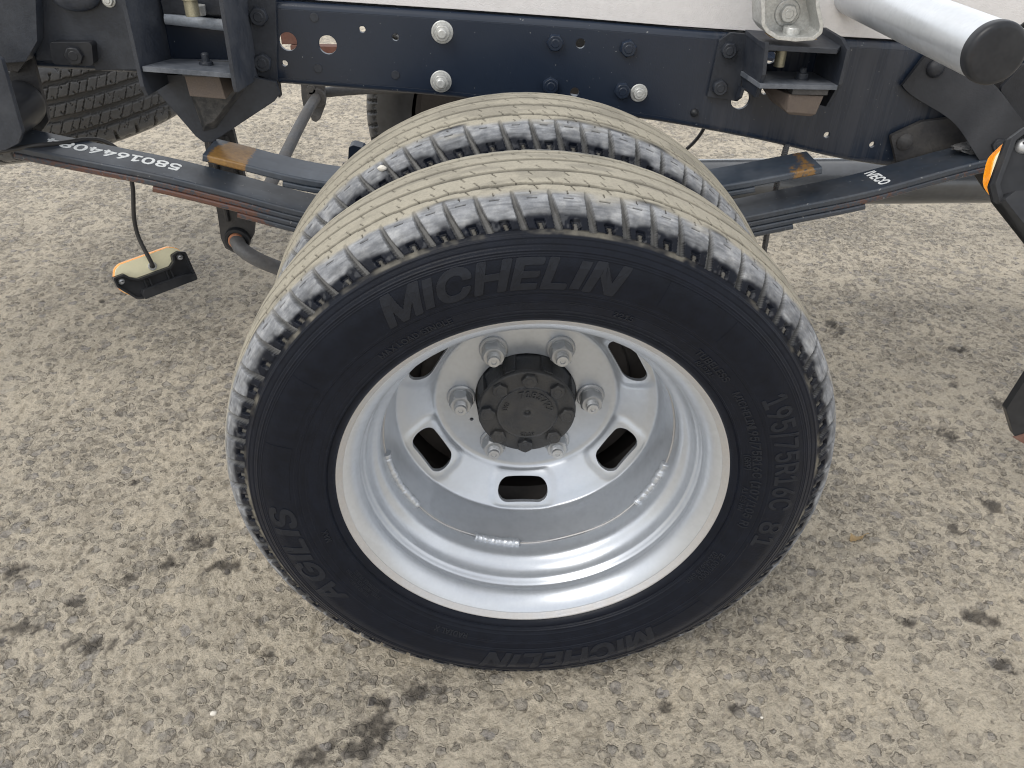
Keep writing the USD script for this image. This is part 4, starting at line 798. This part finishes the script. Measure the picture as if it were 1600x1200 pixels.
obj('clamp_block', prism_y(rnd(poly_at([(78, 66), (144, 66), (147, 100), (140, 103), (84, 100)], .462), .004), .460, .476), M['plastic'], gp); obj('clamp_bolt', bolt(at(117, 86, .460), (0, -1, 0), .012, .006), M['plastic'], gp)
# ---- thin lines: threaded rod, hoses
rp = [at(1230, 225, .505), at(1213, 292, .500), at(1193, 400, .498), at(1188, 440, .50)]
pts = spline(rp, 260); obj('threaded_rod', tube(pts, .0044+.0004*np.sign(np.sin(np.arange(260)*2.1)), 8), M['grey'], truck, smooth=False)
obj('brake_pipe', tube(spline([at(1102, 196, .60), at(1092, 213, .60), at(1070, 235, .60), at(1052, 246, .60)], 16), .003, 8), M['cable'], truck)
# ---- black rubber flap at the right edge
mf = [(1572, 640), (1604, 590), (1650, 520), (1662, 330), (1790, 330), (1800, 780), (1690, 728), (1602, 692), (1584, 680)]
mfa = at(1700, 335, .306); obj('flap_bracket', hull([mfa+np.array(q) for q in ((-.03, -.004, -.02), (.03, -.004, -.02), (-.03, -.004, .01), (.03, -.004, .01), (-.03, .196, .06), (.03, .196, .06), (-.03, .196, .09), (.03, .196, .09))]), M['bracket'], truck)
obj('rubber_flap', prism_y(rnd(poly_at(mf, .30), .004), .30, .312), M['plastic'], truck); obj('flap_edge', slab([at(1583, 683, .2995), at(1605, 676, .2995), at(1690, 705, .2995), at(1690, 742, .2995), at(1602, 694, .2995)], .004), M['brown'], truck)

# ================================================================== spare wheel
spw = xf('spare_wheel'); tag(spw, 'old black spare tyre lying flat behind the rear spring shackle', 'spare wheel')
sp_mesh, sp_at, _ = make_tyre(1400, np.unique(np.round(np.concatenate([np.linspace(-.19, -.1, 12), np.linspace(-.1, .1, 120), np.linspace(.1, .2, 12)]), 6)), 31, spin=.2, dusty=.35, worn=.12, winter=True, gw=1.9)
rot = trimesh.transformations.rotation_matrix(math.radians(90), [1, 0, 0])
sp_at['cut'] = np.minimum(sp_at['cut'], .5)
sm_ = shift(sp_mesh, (0, -.075, 0)); v = sm_.vertices.copy(); v[:, 2] = np.where(v[:, 2] < -ZC+.01, v[:, 2], v[:, 2]); sm_.vertices = v
SPC = np.array([-.945, 1.045, .545]); tilt = trimesh.transformations.rotation_matrix(math.radians(5), [1, 0, 0])@trimesh.transformations.rotation_matrix(math.radians(-4), [0, 1, 0])
pose = basis([1, 0, 0], [0, 1, 0], [0, 0, 1], SPC)@tilt@trimesh.transformations.rotation_matrix(math.radians(70), [0, 0, 1])@rot
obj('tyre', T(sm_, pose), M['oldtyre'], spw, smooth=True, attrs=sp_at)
obj('rim', T(lathe([(.222, -.075), (.203, -.055), (.185, 0), (.203, .06), (.222, .075), (.21, .07), (.05, .05), (.05, -.05), (.21, -.065)], 64, True), pose), M['darkrim'], spw)

# ================================================================== marker lamps
def lamp(name, label, M4, cab):
    "lamp seen from its back: metal plate, black housing with ribs, amber lens; local x along, y up, z towards the viewer"
    p = xf(name); tag(p, label, 'marker lamp', 'amber side marker lamps')
    S = .001
    lens = rnd(Polygon([(-57, 8), (-50, 22), (-40, 27), (38, 27), (50, 20), (56, 6), (56, -8), (40, -26), (-42, -26), (-55, -12)]), 12)
    lens = affinity.scale(lens, S, S, origin=(0, 0)); plate = lens.buffer(-.0007)
    hs_ = Polygon([(-58, 12), (-42, 12), (-36, 4), (-26, -2), (26, -2), (34, 4), (36, 14), (46, 16), (56, 12), (57, -26), (52, -32), (-30, -32), (-40, -28), (-58, -2)])
    hs_ = rnd(affinity.scale(hs_, S, S, origin=(0, 0)).buffer(.001), .003)
    put = lambda m: T(m, M4)
    obj('lens', put(shift(cat(extrude(lens, .010), shift(extrude(lens.buffer(-.004), .006), (0, 0, -.006))), (0, 0, -.012))), M['lens'], p); obj('back_plate', put(shift(extrude(plate, .002), (0, 0, -.002))), M['zincyellow'], p)
    obj('housing', put(cat(extrude(hs_, .004), extrude(hs_.difference(hs_.buffer(-.0032)), .012))), M['plastic'], p)
    wall = affinity.scale(Polygon([(-30, -33), (56, -33), (57, -24), (40, -19), (-26, -19), (-30, -24)]), S, S, origin=(0, 0))
    obj('lower_wall', put(extrude(rnd(wall, .002), .019)), M['plastic'], p)
    for x in (-18, -10, 18, 25):
        obj('rib', put(shift(trimesh.creation.box((.0022, .019, .007)), (x*S, -.0115, .006))), M['plastic'], p)
    for x, y in ((-49, 3), (47, 7)):
        obj('screw', put(shift(cat(lathe_z(refine([(.0, .0042), (.0028, .0036), (.0048, .0016), (.0052, 0), (.0, 0)], 3), 20)), (x*S, y*S, .004))), M['nut'], p); obj('screw_slot', put(shift(trimesh.creation.box((.0048, .0012, .0012)), (x*S, y*S, .0080))), M['plastic'], p)
    obj('grommet', put(shift(lathe_z([(.0035, 0), (.0065, 0), (.0068, .002), (.0062, .003), (.0038, .003), (.0035, 0)], 24), (.003, .008, 0))), M['zinc'], p)
    if cab is not None: obj('cable', tube(spline(cab, 70), .0032, 10), M['cable'], p, smooth=True)
    return p
YL = .490
lc = at(238, 424, YL); ex = at(290, 412, YL)-at(186, 436, YL); ex /= np.linalg.norm(ex)
vz = np.array([.56, -.79, .27]); vz /= np.linalg.norm(vz); ex -= vz*(ex@vz); ex /= np.linalg.norm(ex); vy = np.cross(vz, ex)
ML = basis(ex, vy, vz, lc); end = lc+ex*.003+vy*.008
cab = [at(-40, 240, .405), at(0, 237, .406), at(55, 231, .420)+[0, 0, .003], at(100, 223, .452), at(132, 218, .476), at(160, 220, .494), at(184, 234, .497), at(200, 262, .496), at(207, 290, .494), at(209, 335, .492), at(217, 372, .490), at(229, 396, .487), end+vz*.004, end-vz*.002]
lamp('hanging_marker_lamp', 'amber and black marker lamp hanging by its cable left of the wheel', ML, cab)
YQ = -.115; k_ = 1.12
lc = at(1656, 322, YQ); ex = RIGHT*.62-UP*.785; ex /= np.linalg.norm(ex); vz = -FWD+RIGHT*.22-UP*.52; vz -= ex*(vz@ex); vz /= np.linalg.norm(vz); vy = np.cross(vz, ex)
g_ = lc+ex*.003+vy*.008
lamp('hanging_marker_lamp', 'amber marker lamp at the right edge in front of the spring hanger', basis(ex*k_, vy*k_, vz*k_, lc),
     [g_-vz*.002, g_+vz*.006, g_+vz*.016+np.array([.004, 0, .03]), np.array([g_[0]+.05, -.06, .86]), np.array([g_[0]+.07, .08, .90]), np.array([.60, .28, .84]), np.array([.64, .44, .74]), np.array([.65, .512, .690])])
p_ = at(1558, 226, .418); obj('strap_bolt', bolt(p_, (-.1, -.98, .15), .010, .006, washer=.014), M['hanger'], hg)

# ================================================================== small things on the ground
def leaf_thing():
    c = atz(1338, 842, 0); n = 26; u = np.linspace(0, 1, n); w = .0085*np.sin(PI*u**.8)*(1+.12*np.sin(u*40))
    v = []
    for i in range(n):
        for s in (-1, -.5, 0, .5, 1):
            x = (u[i]-.5)*.030; y = s*w[i]; v.append((x, y, .0035+.0045*abs(s)**2*math.sin(u[i]*5+s)+.002*math.sin(u[i]*7)))
    v = np.array(v); f = grid_faces(n, 5); a = .35
    v = v@np.array([[math.cos(a), math.sin(a), 0], [-math.sin(a), math.cos(a), 0], [0, 0, 1]])+c
    m = trimesh.Trimesh(np.vstack([v, v-[0, 0, .0004]]), np.vstack([f, f[:, ::-1]+len(v)]), process=False)
    p = xf('dry_leaf'); tag(p, 'small curled brown leaf lying on the concrete right of the tyre', 'leaf')
    obj('blade', m, M['leaf'], p, smooth=True); d = np.array([math.cos(a), math.sin(a), 0])
    obj('stalk', tube(spline([c+d*.014+[0, 0, .003], c+d*.020+[0, 0, .005], c+d*.026+[0, .001, .002]], 10), .0006, 6), M['leaf'], p)
leaf_thing()
def pebble(c, r, seed, label):
    s = trimesh.creation.icosphere(3); v = s.vertices*[1, .8, .7]*r*(.75+.5*fbm(s.vertices*1.5+seed, 3, seed))[:, None]+c
    p = obj('pebble', trimesh.Trimesh(v, s.faces), M['pebble'], smooth=True); tag(p, label, 'pebble')
th_ = math.radians(129); pebble(at(597, 263, DUAL+.004), .0050, 2, 'pale pebble wedged in a shoulder groove of the inner tyre')
pebble(atz(334, 1116, 0)+[0, 0, .002], .0042, 5, 'small pale pebble on the concrete at the lower left')
pebble(atz(1190, 1122, 0)+[0, 0, .001], .0022, 8, 'tiny pale grit stone on the concrete below the tyre at the right')
